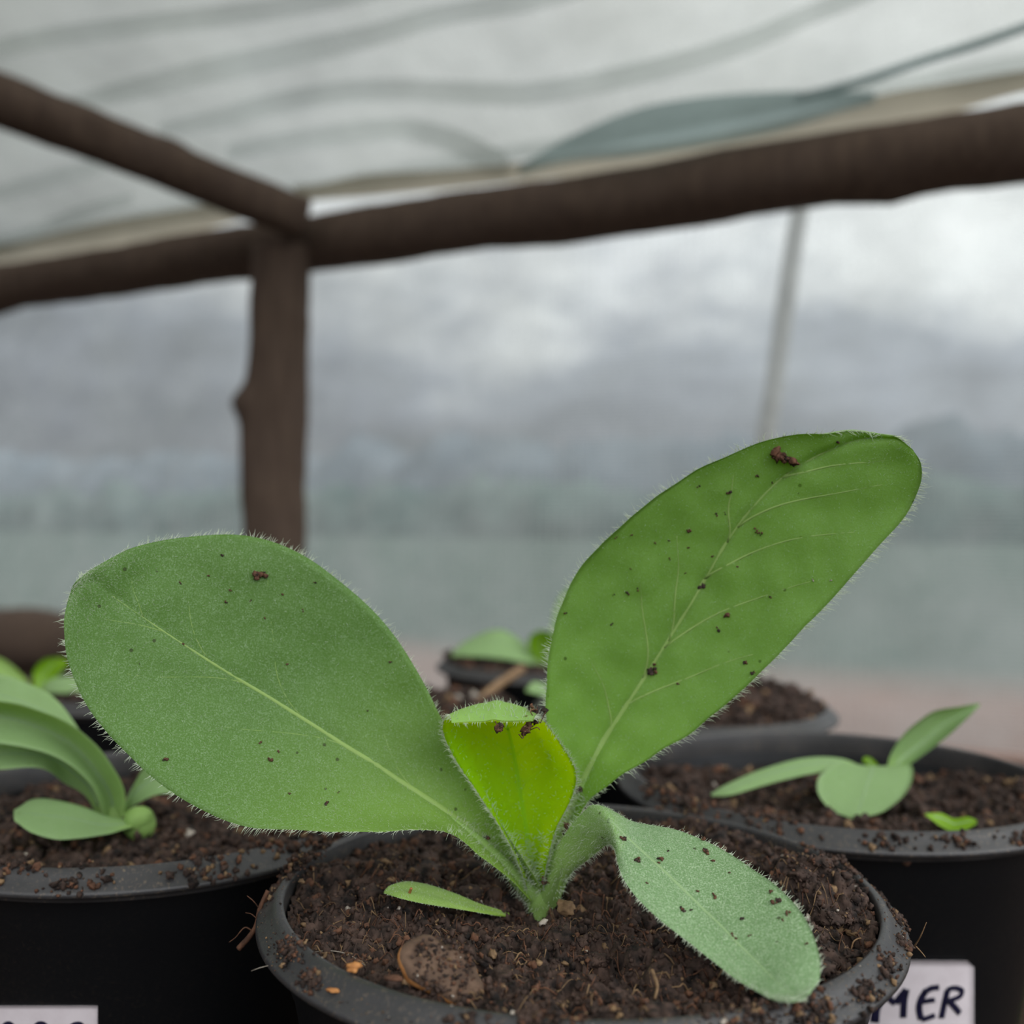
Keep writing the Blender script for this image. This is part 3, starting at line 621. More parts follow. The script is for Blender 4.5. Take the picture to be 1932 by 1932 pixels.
ST_TALL = [
    ((1013, 1690, 17.8), (1027, 1694, 17.9), (1036, 1698, 17.8)),
    ((1020, 1630, 17.7), (1038, 1636, 17.9), (1054, 1642, 17.8)),
    ((1042, 1556, 17.7), (1062, 1568, 17.9), (1080, 1578, 17.8)),
    ((1068, 1498, 17.8), (1084, 1508, 18.0), (1104, 1520, 17.8)),
    ((1050, 1450, 17.7), (1108, 1456, 18.0), (1145, 1482, 17.6)),
    ((1034, 1385, 17.6), (1138, 1400, 18.0), (1208, 1437, 17.5)),
    ((1030, 1300, 17.5), (1178, 1338, 18.0), (1296, 1386, 17.4)),
    ((1043, 1195, 17.5), (1226, 1265, 17.9), (1388, 1316, 17.3)),
    ((1082, 1095, 17.4), (1279, 1180, 17.8), (1462, 1243, 17.2)),
    ((1140, 1020, 17.3), (1330, 1095, 17.7), (1528, 1172, 17.0)),
    ((1222, 950, 17.2), (1380, 1010, 17.5), (1596, 1100, 16.9)),
    ((1312, 892, 17.1), (1434, 943, 17.3), (1658, 1030, 16.8)),
    ((1412, 846, 17.0), (1494, 890, 17.1), (1710, 972, 16.7)),
    ((1510, 819, 16.8), (1562, 852, 16.9), (1736, 915, 16.6)),
    ((1605, 809, 16.7), (1632, 828, 16.7), (1738, 876, 16.5)),
    ((1685, 822, 16.5), (1698, 829, 16.5), (1722, 848, 16.5))]
ST_YOUNG = [
    ((1000, 1695, 17.7), (1010, 1698, 17.8), (1020, 1698, 17.7)),
    ((980, 1635, 17.3), (1004, 1640, 17.8), (1030, 1640, 17.4)),
    ((950, 1572, 17.2), (994, 1572, 17.9), (1048, 1566, 17.3)),
    ((903, 1500, 17.1), (984, 1508, 18.0), (1078, 1508, 17.2)),
    ((862, 1440, 17.0), (974, 1448, 18.1), (1086, 1455, 17.1)),
    ((838, 1390, 16.9), (962, 1390, 18.0), (1060, 1405, 17.0)),
    ((836, 1364, 16.8), (948, 1342, 17.7), (1036, 1372, 16.9)),
    ((846, 1348, 16.7), (938, 1326, 17.2), (1016, 1350, 16.8)),
    ((850, 1352, 16.55), (934, 1340, 16.8), (1010, 1352, 16.65)),
    ((852, 1364, 16.45), (932, 1362, 16.5), (1006, 1361, 16.5))]
ST_LOW = [
    ((1022, 1690, 17.8), (1032, 1700, 17.8), (1040, 1707, 17.7)),
    ((1038, 1622, 17.5), (1056, 1640, 17.3), (1072, 1654, 17.3)),
    ((1064, 1576, 17.2), (1090, 1597, 16.9), (1112, 1620, 16.8)),
    ((1094, 1538, 16.9), (1122, 1562, 16.4), (1146, 1594, 16.3)),
    ((1126, 1518, 16.7), (1150, 1548, 16.1), (1160, 1600, 15.9)),
    ((1195, 1553, 16.9), (1185, 1582, 16.0), (1168, 1635, 15.5)),
    ((1275, 1566, 16.6), (1232, 1624, 15.7), (1186, 1675, 15.1)),
    ((1345, 1592, 16.2), (1286, 1676, 15.3), (1232, 1725, 14.7)),
    ((1405, 1630, 15.7), (1340, 1728, 14.9), (1294, 1774, 14.4)),
    ((1462, 1671, 15.2), (1392, 1780, 14.4), (1355, 1821, 14.0)),
    ((1512, 1722, 14.6), (1438, 1826, 13.9), (1407, 1857, 13.6)),
    ((1542, 1788, 14.0), (1475, 1861, 13.4), (1450, 1881, 13.2)),
    ((1547, 1842, 13.5), (1502, 1880, 13.1), (1482, 1889, 12.9)),
    ((1530, 1874, 13.2), (1516, 1883, 13.0), (1504, 1888, 12.9))]
ST_SEED = [
    ((960, 1722, 17.6), (960, 1727, 17.6), (958, 1731, 17.6)),
    ((908, 1706, 17.5), (908, 1714, 17.3), (910, 1723, 17.1)),
    ((860, 1686, 17.4), (858, 1699, 17.1), (856, 1714, 16.9)),
    ((808, 1669, 17.4), (804, 1685, 17.0), (800, 1705, 16.7)),
    ((768, 1663, 17.3), (762, 1677, 16.9), (756, 1695, 16.6)),
    ((735, 1671, 17.0), (729, 1678, 16.9), (724, 1685, 16.8))]
def full_leaf(st, mat, vm, parent, label, lat, fz, sv=None, vein=dict(), **kw):
    sf = surf(st, **kw); o = leaf_obj('leaf', sf, mat, parent)
    if label: o['label'] = label
    veins_obj(sf, vm, o, lat, **vein); fuzz_obj(sf, o, **fz); return sf, o
sfL, oL = full_leaf(ST_LEFT, M['leaf'], M['vein'], plant, 'broad downy leaf reaching left', [(0.30, -1, 0.16, .7), (0.40, 1, 0.16, .6), (0.46, -1, 0.18, .75), (0.54, 1, 0.15, .7), (0.60, -1, 0.17, .7), (0.68, 1, 0.14, .6), (0.72, -1, 0.12, .6)],
    dict(n_edge=330, n_face=4200, n_rib=700, le=0.14, lf=0.045, facew=0.0022), vein=dict(u1=0.86, r0=0.068, r1=0.005, lr=0.009), quilt=0.03, wave=0.05, seed=1, thick=0.035)
sfT, oT = full_leaf(ST_TALL, M['leaf_tall'], M['vein'], plant, 'tall leaf with pale midrib leaning right', [(0.355, -1, 0.10, .62), (0.45, -1, 0.12, .55), (0.51, -1, 0.13, .45), (0.40, 1, 0.13, .8), (0.50, 1, 0.15, .8), (0.60, 1, 0.14, .8), (0.655, -1, 0.10, .5), (0.68, 1, 0.16, .75), (0.78, 1, 0.12, .6)],
    dict(n_edge=420, n_face=2000, n_rib=700, le=0.18, lf=0.04, facew=0.002), vein=dict(u1=0.95, r0=0.085, r1=0.012, lr=0.024), quilt=0.07, wave=0.08, groove=0.07, seed=2, thick=0.035)
sfY, oY = full_leaf(ST_YOUNG, M['leaf_young'], M['leaf_young'], plant, 'bright cupped young leaf in the centre', [(0.36, -1, 0.12, .7), (0.36, 1, 0.12, .7), (0.48, -1, 0.10, .7), (0.48, 1, 0.1, .7), (0.58, -1, .07, .6), (0.58, 1, .07, .6)],
    dict(n_edge=620, n_face=700, n_rib=900, le=0.13, lf=0.05, back=True), vein=dict(u1=0.66, r0=0.06, r1=0.02, lr=0.012), quilt=0.015, seed=3, thick=0.03)
sfW, oW = full_leaf(ST_LOW, M['leaf_low'], M['vein_low'], plant, 'pale downy lower leaf drooping over the rim', [(0.50, 1, 0.14, .7), (0.60, -1, 0.14, .7), (0.68, 1, 0.12, .7), (0.74, -1, .1, .6)],
    dict(n_edge=280, n_face=7000, n_rib=260, le=0.10, lf=0.030, facew=0.0019), vein=dict(u0=0.3, u1=0.9, r0=0.04, lr=0.006), quilt=0.03, wave=0.03, groove=0.02, seed=4, thick=0.04)
sfS, oS = full_leaf(ST_SEED, M['leaf_seed'], M['vein'], plant, 'small smooth seed leaf lying on the soil', [], dict(n_edge=60, n_face=200, le=0.03, lf=0.03), vein=dict(u0=0.02, r0=0.03, r1=0.006), quilt=0.01, seed=5, thick=0.05, nu=50, nv=21)
# petioles: the fleshy leaf stalks, and the short stem
def stalk(pts, r, parent, name='leaf_stalk', flat=0.75):
    b = Bag(); P = catmull(np.array([at(*p) for p in pts]), 40); rr = catmull(np.array(r, float), 40); b.tube(P, rr, 14, 0, flat)
    o = b.build(name, M['stem'], parent)
    hb = Bag(); n = 420; i = rng.integers(1, 39, n); T = nrm(np.gradient(P, axis=0))[i]; d = nrm(np.cross(T, rng.normal(size=(n, 3))))
    hairs(hb, P[i] + d * rr[i, None] * 0.85, d + rng.normal(0, .25, (n, 3)), 0.10 * rng.uniform(0.4, 1.2, n), 0.005, 0.3)
    tag(hb.build('stalk_hairs', M['hair'], o), kind='stuff'); return o
stalk([(1022, 1745, 17.9), (1020, 1715, 17.9), (1019, 1685, 17.9), (1016, 1640, 17.95), (1010, 1600, 18.05)], [0.20, 0.22, 0.27, 0.22, 0.06], plant, 'stem', 1.0)
stalk([(1014, 1700, 17.9), (975, 1655, 17.7), (925, 1606, 17.6), (872, 1562, 17.4), (820, 1520, 17.4)], [0.22, 0.20, 0.16, 0.11, 0.04], oL)
stalk([(1028, 1700, 18.0), (1040, 1640, 18.05), (1064, 1570, 18.05), (1086, 1510, 18.1), (1108, 1460, 18.1), (1140, 1400, 18.12)], [0.2, 0.19, 0.15, 0.12, 0.09, 0.05], oT)
stalk([(1030, 1705, 17.9), (1058, 1645, 17.5), (1092, 1602, 17.15), (1124, 1572, 16.7)], [0.22, 0.2, 0.17, 0.10], oW)

# ------------------------------------------------------------------ blurred neighbours
def small_leaf(st, mat, parent, label=None, **kw):
    kw.setdefault('nu', 40); kw.setdefault('nv', 15); kw.setdefault('thick', 0.05); kw.setdefault('groove', 0.0)
    sf = surf(st, **kw); o = leaf_obj('leaf', sf, mat, parent)
    if label: o['label'] = label
    veins_obj(sf, M['vein_low'], o, [], r0=0.035, r1=0.01); return sf, o
def small_stem(pts, r, parent, name='stem'):
    b = Bag(); P = catmull(np.array([at(*p) for p in pts]), 24); b.tube(P, catmull(np.array(r, float), 24), 12); return b.build(name, M['stem'], parent)
pl = empty('seedling', at(205, 1585, 22.6)); tag(pl, 'blurred leafy seedling in the left pot, its leaves arching out of the left edge', 'plant')
small_leaf([((225, 1570, 22.5), (212, 1575, 22.7), (200, 1575, 22.5)), ((236, 1500, 22.3), (212, 1510, 22.6), (192, 1530, 22.3)), ((205, 1435, 22.0), (185, 1460, 22.4), (172, 1480, 21.9)), ((150, 1378, 21.7), (135, 1405, 22.2), (118, 1434, 21.5)), ((80, 1342, 21.4), (68, 1370, 21.9), (55, 1412, 21.2)), ((0, 1322, 21.1), (-10, 1350, 21.6), (-15, 1400, 21.0)), ((-90, 1320, 20.9), (-95, 1345, 21.2), (-98, 1380, 20.9)), ((-150, 1345, 20.9), (-150, 1350, 20.9), (-150, 1355, 20.9))], M['leaf_far'], pl, 'large arching leaf')
small_leaf([((218, 1560, 22.9), (212, 1560, 23.0), (206, 1560, 22.9)), ((190, 1455, 23.3), (182, 1462, 23.3), (175, 1470, 23.2)), ((120, 1335, 23.8), (105, 1362, 23.6), (90, 1385, 23.3)), ((55, 1290, 24.2), (40, 1325, 23.9), (25, 1350, 23.5)), ((-40, 1265, 24.3), (-50, 1300, 24.2), (-60, 1335, 23.8)), ((-110, 1290, 24.3), (-110, 1296, 24.3), (-110, 1302, 24.3))], M['leaf_far'], pl, 'grey-green leaf behind')
small_leaf([((200, 1560, 22.9), (196, 1562, 22.9), (192, 1562, 22.9)), ((190, 1490, 22.6), (176, 1495, 22.7), (164, 1505, 22.6)), ((155, 1448, 22.3), (140, 1458, 22.4), (122, 1478, 22.2)), ((90, 1412, 22.0), (85, 1428, 22.0), (78, 1450, 21.6)), ((0, 1404, 21.7), (0, 1425, 21.7), (-5, 1452, 21.2)), ((-80, 1430, 21.5), (-80, 1445, 21.4), (-80, 1460, 21.2)), ((-120, 1450, 21.4), (-120, 1453, 21.4), (-120, 1456, 21.4))], M['leaf_far'], pl, 'narrow leaf bowing left')
small_leaf([((238, 1555, 22.7), (230, 1560, 22.8), (224, 1560, 22.8)), ((250, 1490, 22.7), (240, 1510, 22.8), (238, 1530, 22.8)), ((280, 1440, 22.9), (292, 1468, 23.0), (295, 1500, 22.7)), ((340, 1425, 23.1), (350, 1460, 23.1), (355, 1495, 22.9)), ((400, 1440, 23.2), (400, 1455, 23.2), (400, 1470, 23.1))], M['leaf_far'], pl, 'short leaf pointing right')
small_leaf([((262, 1548, 22.2), (258, 1554, 22.0), (252, 1560, 21.8)), ((205, 1540, 22.0), (200, 1558, 21.5), (196, 1575, 21.0)), ((130, 1514, 21.8), (125, 1545, 21.2), (120, 1585, 20.4)), ((65, 1507, 21.7), (62, 1538, 21.0), (62, 1572, 20.3)), ((28, 1528, 21.3), (26, 1537, 20.9), (28, 1550, 20.6))], M['leaf_far'], pl, 'low leaf lying out to the front')
small_stem([(222, 1600, 22.6), (220, 1575, 22.6), (218, 1550, 22.7), (212, 1510, 22.8)], [0.25, 0.28, 0.3, 0.15], pl)
small_stem([(255, 1595, 22.3), (262, 1570, 22.2), (262, 1550, 22.1), (248, 1536, 22.2)], [0.18, 0.3, 0.34, 0.2], pl, 'curled_seed_leaf')

pr = empty('seedling', at(1660, 1515, 25.3)); tag(pr, 'small young seedling with three leaves in the labelled right pot', 'plant')
small_leaf([((1668, 1452, 25.3), (1660, 1455, 25.4), (1652, 1455, 25.3)), ((1716, 1442, 25.0), (1650, 1447, 25.1), (1590, 1440, 25.2)), ((1722, 1470, 24.4), (1640, 1470, 24.5), (1548, 1462, 24.6)), ((1702, 1505, 23.9), (1630, 1500, 24.1), (1543, 1495, 24.2)), ((1665, 1532, 23.6), (1622, 1525, 23.8), (1568, 1528, 23.8)), ((1625, 1543, 23.5), (1612, 1543, 23.5), (1600, 1542, 23.5))], M['leaf_far'], pr, 'rounded leaf facing front')
small_leaf([((1672, 1455, 25.3), (1680, 1460, 25.4), (1690, 1462, 25.3)), ((1682, 1420, 25.4), (1702, 1430, 25.7), (1720, 1440, 25.4)), ((1712, 1378, 25.5), (1740, 1400, 25.9), (1765, 1408, 25.5)), ((1760, 1343, 25.6), (1780, 1365, 26.0), (1805, 1374, 25.6)), ((1812, 1333, 25.8), (1820, 1342, 26.0), (1830, 1350, 25.8)), ((1846, 1327, 26.0), (1848, 1329, 26.0), (1849, 1331, 26.0))], M['leaf_far'], pr, 'leaf pointing up and right')
small_leaf([((1640, 1455, 25.5), (1640, 1460, 25.4), (1640, 1464, 25.4)), ((1590, 1432, 25.6), (1590, 1440, 25.3), (1588, 1455, 25.1)), ((1520, 1430, 25.4), (1520, 1444, 25.1), (1520, 1462, 24.8)), ((1440, 1450, 25.1), (1440, 1465, 24.8), (1442, 1482, 24.6)), ((1375, 1478, 24.8), (1375, 1488, 24.6), (1380, 1500, 24.4)), ((1342, 1497, 24.6), (1342, 1499, 24.6), (1342, 1502, 24.5))], M['leaf_far'], pr, 'leaf bowing down to the left')
small_leaf([((1650, 1452, 25.6), (1655, 1454, 25.6), (1660, 1454, 25.6)), ((1628, 1435, 25.8), (1640, 1440, 25.8), (1655, 1440, 25.8)), ((1632, 1427, 25.9), (1638, 1429, 25.9), (1644, 1430, 25.9))], M['leaf_bright'], pr, 'tiny new leaf', nu=20, nv=9)
small_stem([(1662, 1530, 25.3), (1662, 1500, 25.4), (1662, 1470, 25.5), (1662, 1450, 25.5)], [0.14, 0.14, 0.16, 0.2], pr)
p3 = empty('seedling', at(1796, 1572, 22.8)); tag(p3, 'tiny yellow-green sprout lying near the front rim of the right pot', 'sprout')
small_leaf([((1745, 1535, 22.9), (1748, 1538, 22.8), (1750, 1541, 22.7)), ((1775, 1534, 23.0), (1778, 1546, 22.8), (1776, 1560, 22.5)), ((1800, 1544, 22.9), (1800, 1556, 22.7), (1800, 1570, 22.4)), ((1825, 1541, 22.9), (1825, 1552, 22.7), (1822, 1566, 22.5)), ((1843, 1548, 22.8), (1843, 1551, 22.7), (1842, 1555, 22.6))], M['leaf_bright'], p3, None, nu=24, nv=9)

pb4 = empty('seedling', at(1046, 1262, 45.5)); tag(pb4, 'out-of-focus seedling in the pot farthest back between the two big leaves', 'plant')
small_leaf([((1050, 1262, 45.5), (1045, 1264, 45.4), (1040, 1266, 45.3)), ((1000, 1222, 45.8), (998, 1232, 45.2), (995, 1252, 44.6)), ((945, 1188, 46.0), (940, 1208, 45.2), (935, 1242, 44.4)), ((885, 1206, 45.8), (880, 1220, 45.2), (878, 1238, 44.6)), ((852, 1232, 45.2), (852, 1235, 45.1), (852, 1239, 45.0))], M['leaf_far'], pb4, 'drooping pale leaf')
small_leaf([((1030, 1262, 45.2), (1038, 1262, 45.4), (1048, 1262, 45.2)), ((1002, 1230, 44.8), (1022, 1232, 45.4), (1048, 1232, 44.8)), ((998, 1205, 44.8), (1022, 1205, 45.4), (1050, 1208, 44.8)), ((1010, 1192, 45.0), (1022, 1190, 45.2), (1036, 1192, 45.0))], M['leaf_bright'], pb4, 'bright cupped young leaf')
small_leaf([((1044, 1262, 45.8), (1050, 1262, 45.8), (1056, 1262, 45.8)), ((1040, 1200, 46.2), (1068, 1205, 46.5), (1100, 1220, 46.2)), ((1050, 1140, 46.5), (1090, 1155, 46.8), (1130, 1180, 46.5)), ((1080, 1105, 46.8), (1110, 1125, 46.9), (1150, 1150, 46.8)), ((1140, 1100, 47), (1145, 1104, 47), (1150, 1110, 47))], M['leaf_far'], pb4, 'upright leaf partly behind the tall leaf')
small_stem([(1046, 1285, 45.5), (1046, 1270, 45.6), (1046, 1255, 45.6)], [0.25, 0.3, 0.2], pb4)
pb2 = empty('seedling', at(1060, 1335, 35.0)); tag(pb2, 'faint pale seedling in the pot just behind the tall leaf', 'plant')
small_leaf([((1075, 1330, 34.8), (1072, 1334, 34.7), (1068, 1338, 34.6)), ((1040, 1298, 34.6), (1036, 1308, 34.4), (1034, 1318, 34.2)), ((1008, 1286, 34.4), (1006, 1296, 34.2), (1004, 1308, 34.0)), ((992, 1300, 34.2), (992, 1303, 34.2), (992, 1306, 34.1))], M['leaf_far'], pb2)
small_stem([(1068, 1352, 34.9), (1070, 1342, 34.9), (1072, 1330, 34.8)], [0.2, 0.2, 0.15], pb2)
pb3 = empty('seedling', at(70, 1312, 37.0)); tag(pb3, 'out-of-focus yellow-green seedling in the pot farthest left', 'plant')
small_leaf([((62, 1302, 37.2), (56, 1304, 37.2), (50, 1306, 37.2)), ((40, 1272, 37.2), (30, 1280, 37.2), (20, 1290, 37.0)), ((5, 1244, 37.2), (-8, 1254, 37.2), (-20, 1270, 36.8)), ((-50, 1228, 37.2), (-55, 1234, 37.2), (-60, 1240, 37.1))], M['leaf_seed'], pb3, 'yellowish leaf pointing left')
small_leaf([((66, 1306, 37.3), (70, 1308, 37.3), (74, 1310, 37.3)), ((62, 1270, 37.6), (80, 1278, 37.8), (98, 1286, 37.4)), ((82, 1244, 37.8), (102, 1252, 38), (122, 1262, 37.5)), ((112, 1240, 38), (122, 1244, 38), (132, 1250, 37.8))], M['leaf_bright'], pb3, 'yellow-green upright leaf')
small_leaf([((70, 1308, 37.1), (72, 1310, 37.1), (76, 1312, 37.1)), ((90, 1284, 36.9), (95, 1296, 36.7), (98, 1308, 36.4)), ((130, 1276, 36.8), (132, 1292, 36.5), (134, 1308, 36.2)), ((172, 1286, 36.8), (172, 1296, 36.5), (172, 1306, 36.3)), ((190, 1298, 36.6), (190, 1300, 36.6), (190, 1302, 36.5))], M['leaf_far'], pb3, 'pale leaf pointing right')
small_stem([(66, 1325, 37.1), (66, 1316, 37.1), (66, 1304, 37.2)], [0.25, 0.25, 0.15], pb3)

# ------------------------------------------------------------------ weed outside the right pot
wd = empty('weed', (16.0, 30.0, 0)); tag(wd, 'bright green weed growing low beside the right pot at the frame edge', 'weed')
for k in range(9):
    a0 = k * 0.72; L = 3.6 + (k % 3) * .5; pts = []
    bx, by = 16.2, 30.0
    Kk = []
    for f in np.linspace(0, 1, 6):
        r = L * 0.55 * f; z = L * 1.15 * math.sin(f * 1.9) * 0.9; cx = bx + r * math.cos(a0); cy = by + r * math.sin(a0); wdt = 0.75 * math.sin(math.pi * min(1, f * .9 + .08)) + .03
        Kk.append([(cx - wdt * math.sin(a0), cy + wdt * math.cos(a0), z + .1), (cx, cy, z), (cx + wdt * math.sin(a0), cy - wdt * math.cos(a0), z + .1)])
    C = catmull(np.array(Kk), 24); v = np.linspace(-1, 1, 7); A = (C[:, 2] - C[:, 0]) / 2; B = (C[:, 0] + C[:, 2]) / 2 - C[:, 1]
    P = C[:, 1][:, None] + A[:, None] * v[None, :, None] + B[:, None] * (v ** 2)[None, :, None]
    mesh('leaf', P.reshape(-1, 3), grid_faces(24, 7), M['leaf_bright'] if k % 2 else M['leaf_far'], wd, np.zeros((168, 2)) + .8)

# ------------------------------------------------------------------ labels on the pots
def body_hit(key, px, py, off=0.02):
    x0, y0, sc = POTS[key]; Ri = 5 * sc; r = ray(px, py); o = np.array((0, 0, CAMH)); rt, rb_ = Ri - 0.16, 0.66 * Ri + .08; zt = PZ - 1.3
    lo, hi = 5.0, y0
    g = lambda t_: math.hypot(*(o + r * t_ - np.array((x0, y0, 0)))[:2]) - (rb_ + (rt - rb_) * ((o + r * t_)[2] - .5) / (zt - .5) + off)
    for _ in range(50):
        mdl = (lo + hi) / 2
        if g(mdl) > 0: lo = mdl
        else: hi = mdl
    return o + r * lo
def sticker(key, x0, x1, y0, y1, rad, label, strokes):
    nx, ny = 24, 16; V = []
    for i in range(nx):
        for j in range(ny):
            px = x0 + (x1 - x0) * i / (nx - 1); ya = y0(px); py = ya + (y1 - ya) * j / (ny - 1)
            if j == 0 and rad:                                   # rounded upper right corner
                e = max(0, px - (x1 - rad)); py += rad - math.sqrt(max(0, rad * rad - e * e))
            V.append(body_hit(key, px, py, 0.025))
    V = np.array(V); cen = np.array((POTS[key][0], POTS[key][1], 0)); dr = V - cen; dr[:, 2] = 0; V2 = V - nrm(dr) * 0.012
    f = grid_faces(nx, ny); nn = nx * ny; loop = np.array([i * ny for i in range(nx)] + [(nx - 1) * ny + j for j in range(1, ny)] + [i * ny + ny - 1 for i in range(nx - 2, -1, -1)] + [j for j in range(ny - 2, 0, -1)]); l2 = np.roll(loop, -1)
    Fs = np.vstack((f, (f + nn)[:, ::-1], np.stack((loop, loop + nn, l2 + nn, l2), -1)))
    o = mesh('label', np.vstack((V, V2)), Fs, M['paper'], POT[key]); o['label'] = label
    for s_ in strokes:
        b = Bag()
        for pts, wpx in s_:
            Q = catmull(np.array(pts, float), 16); P = np.array([body_hit(key, a, c_, 0.030) for a, c_ in Q]); nv_ = P - cen; nv_[:, 2] = 0
            b.tube(P, wpx * P[:, 1] / F, 8, 0, 0.06, nrm(nv_))
        b.build('handwriting', M['ink'], o)
M_ = [([(1650, 1975), (1654, 1925), (1668, 1878)], 10), ([(1668, 1878), (1680, 1900), (1690, 1915)], 8), ([(1690, 1915), (1700, 1890), (1710, 1870)], 8), ([(1710, 1870), (1706, 1905), (1704, 1960)], 8)]
E_ = [([(1748, 1872), (1738, 1900), (1734, 1930), (1738, 1965)], 8), ([(1745, 1876), (1758, 1865), (1772, 1862)], 8), ([(1740, 1908), (1754, 1904), (1764, 1902)], 7), ([(1738, 1965), (1752, 1958), (1764, 1950)], 7)]
R_l = [([(1788, 1872), (1784, 1900), (1780, 1930), (1776, 1962)], 8), ([(1786, 1872), (1800, 1864), (1814, 1872), (1812, 1890), (1796, 1902), (1786, 1906)], 7), ([(1790, 1904), (1800, 1922), (1812, 1945)], 8)]
U0 = [([(1560, 1880), (1566, 1940), (1580, 1975), (1600, 1960), (1606, 1880)], 7)]
def sq(L_): return [([(x, 1861 + (y - 1861) * 0.6) for x, y in p], w_ * 0.82) for p, w_ in L_]
sticker('right', 1545, 1838, lambda x: 1812 + (x - 1690) * 0.008, 2010, 12, 'white sticker with black handwritten letters', [sq(M_), sq(E_), sq(R_l)])
sticker('left', -120, 184, lambda x: 1898, 2010, 0, 'white sticker, writing cut off by the frame', [[([(2, 1950), (10, 1934), (20, 1932), (28, 1946)], 6)], [([(62, 1952), (70, 1934), (82, 1932), (92, 1948)], 6)], [([(128, 1952), (136, 1936), (150, 1932), (160, 1946)], 6)]])

# ------------------------------------------------------------------ chips, stones, roots, crumbs
def put_lump(name, P, size, mat, label, cat, axes=(1, 1, 1), seed=0, rot=0.0, base=ICO3, amp=.5, group=None, tilt=None):
    V = lump(base, seed + 11, amp, 1.5) * np.array(axes) * size; c_, s_ = math.cos(rot), math.sin(rot)
    V = V @ np.array(((c_, -s_, 0), (s_, c_, 0), (0, 0, 1))).T
    if tilt is not None: V = V @ np.array(Matrix.Rotation(tilt[0], 3, tilt[1]))
    return tag(mesh(name, V + np.asarray(P), ICO3[1] if base is ICO3 else base[1], mat), label, cat, group)
# the large bark piece in front
def bark():
    cpt = at(832, 1828, 14.2); nrm_v = nrm(np.array((0.25, -0.62, 0.75))); ax = nrm(np.cross(nrm_v, np.array((0.35, 0, 1.0)))); ay = np.cross(nrm_v, ax)
    b = Bag(); n = 44; ring = []
    rad = lambda a: 0.46 + 0.10 * math.cos(2 * a + .5) + 0.07 * noise.noise(Vector((math.cos(a) * 2, math.sin(a) * 2, 1)))
    prof = [(0.0, 0.10), (0.5, 0.11), (0.85, 0.07), (0.97, 0.02), (1.0, -0.05), (0.93, -0.11), (0.5, -0.13), (0.0, -0.13)]
    V = []
    for f, h in prof:
        for k in range(n):
            a = 2 * math.pi * k / n; r = rad(a) * f; p = cpt + ax * r * math.cos(a) * 1.15 + ay * r * math.sin(a) + nrm_v * (h + 0.05 * noise.noise(Vector((r * 6 * math.cos(a), r * 6 * math.sin(a), h * 9))))
            V.append(p)
    f = grid_faces(len(prof), n, True); mi = np.where((f[:, 0] // n >= 3) & (f[:, 0] // n <= 4), 1, 0)
    me = mesh('bark_piece', V, f, [M['chip'], M['orange']], None, None, True, mi)
    rr = np.sqrt(rng.uniform(0, .8, 260)) * .5; aa = rng.uniform(0, 6.283, 260)
    P = cpt + ax * (rr * np.cos(aa))[:, None] + ay * (rr * np.sin(aa))[:, None] + nrm_v * 0.11; b = Bag(); crumbs(b, P, rng.uniform(.008, .03, 260), (.7, .22, .07, .01))
    tag(b.build('stuck_soil', [M['soil'], M['soil_red'], M['soil_tan'], M['grit']], me), kind='stuff')
    return tag(me, 'flat brown bark piece with an orange edge lying in the front soil', 'bark')
bark()
def rimpt(px, py):                            # where a pixel meets the sloping rim of the nearest pot
    x0, y0, sc = POTS['mid']; Ri = 5 * sc; best = None
    for zz_ in np.linspace(0, -0.36, 30):
        r = ray(px, py); P = np.array((0, 0, CAMH)) + r * ((PZ + zz_ - CAMH) / r[2]); d = math.hypot(P[0] - x0, P[1] - y0); e = abs((d - Ri - 0.05) * 0.9 + zz_)
        if best is None or e < best[0]: best = (e, P)
    return best[1]
put_lump('pebble', rimpt(668, 1833) + (0, 0, .06), 0.085, M['orange'], 'small orange stone on the front left rim', 'stone', (1.1, .8, .75), 1, .3)
put_lump('wood_chip', rimpt(630, 1873) + (0, 0, .03), 0.085, M['orange'], 'reddish wood splinter on the rim below the orange stone', 'wood chip', (1.2, .4, .35), 2, -.2)
put_lump('wood_chip', rimpt(742, 1851) + (0, 0, .04), 0.10, M['soil_red'], 'brown wood splinter on the rim right of the orange stone', 'wood chip', (1.3, .4, .4), 3, -.1)
put_lump('wood_chip', at(1620, 1762, 16.2), 0.17, M['soil_tan'], 'tan wood flake on the soil by the right rim', 'wood chip', (1.3, .6, .3), 4, -.4)
put_lump('wood_chip', at(1068, 1712, 17.0), 0.15, M['soil_tan'], 'pale tan flake beside the base of the stem', 'wood chip', (1.0, .8, .8), 5, -.6)
put_lump('pebble', at(930, 1800, 15.0), 0.06, M['soil_tan'], 'small yellowish grain in the soil above the dark hollow', 'stone', (1, 1, 1), 6)
def root(name, pts, r, mat, label, cat='root fibre', branches=()):
    b = Bag(); P = catmull(np.array([at(*p) for p in pts]), 40); b.tube(P, np.linspace(r[0], r[1], 40), 7)
    for br in branches: Q = catmull(np.array([at(*p) for p in br[0]]), 16); b.tube(Q, np.linspace(br[1], br[1] * .4, 16), 5)
    return tag(b.build(name, mat), label, cat)
root('root_fibre', [(505, 1680, 17.2), (490, 1715, 17.1), (484, 1745, 17.05), (470, 1768, 17.0), (450, 1790, 17.0)], (0.035, 0.05), M['soil_red'], 'dark ragged root hanging over the left rim', branches=[([(478, 1758, 17.0), (462, 1750, 17), (445, 1768, 17), (432, 1778, 17)], .014), ([(486, 1735, 17), (475, 1725, 17), (463, 1722, 17)], .01), ([(490, 1715, 17.1), (478, 1700, 17), (466, 1690, 17)], .012)])
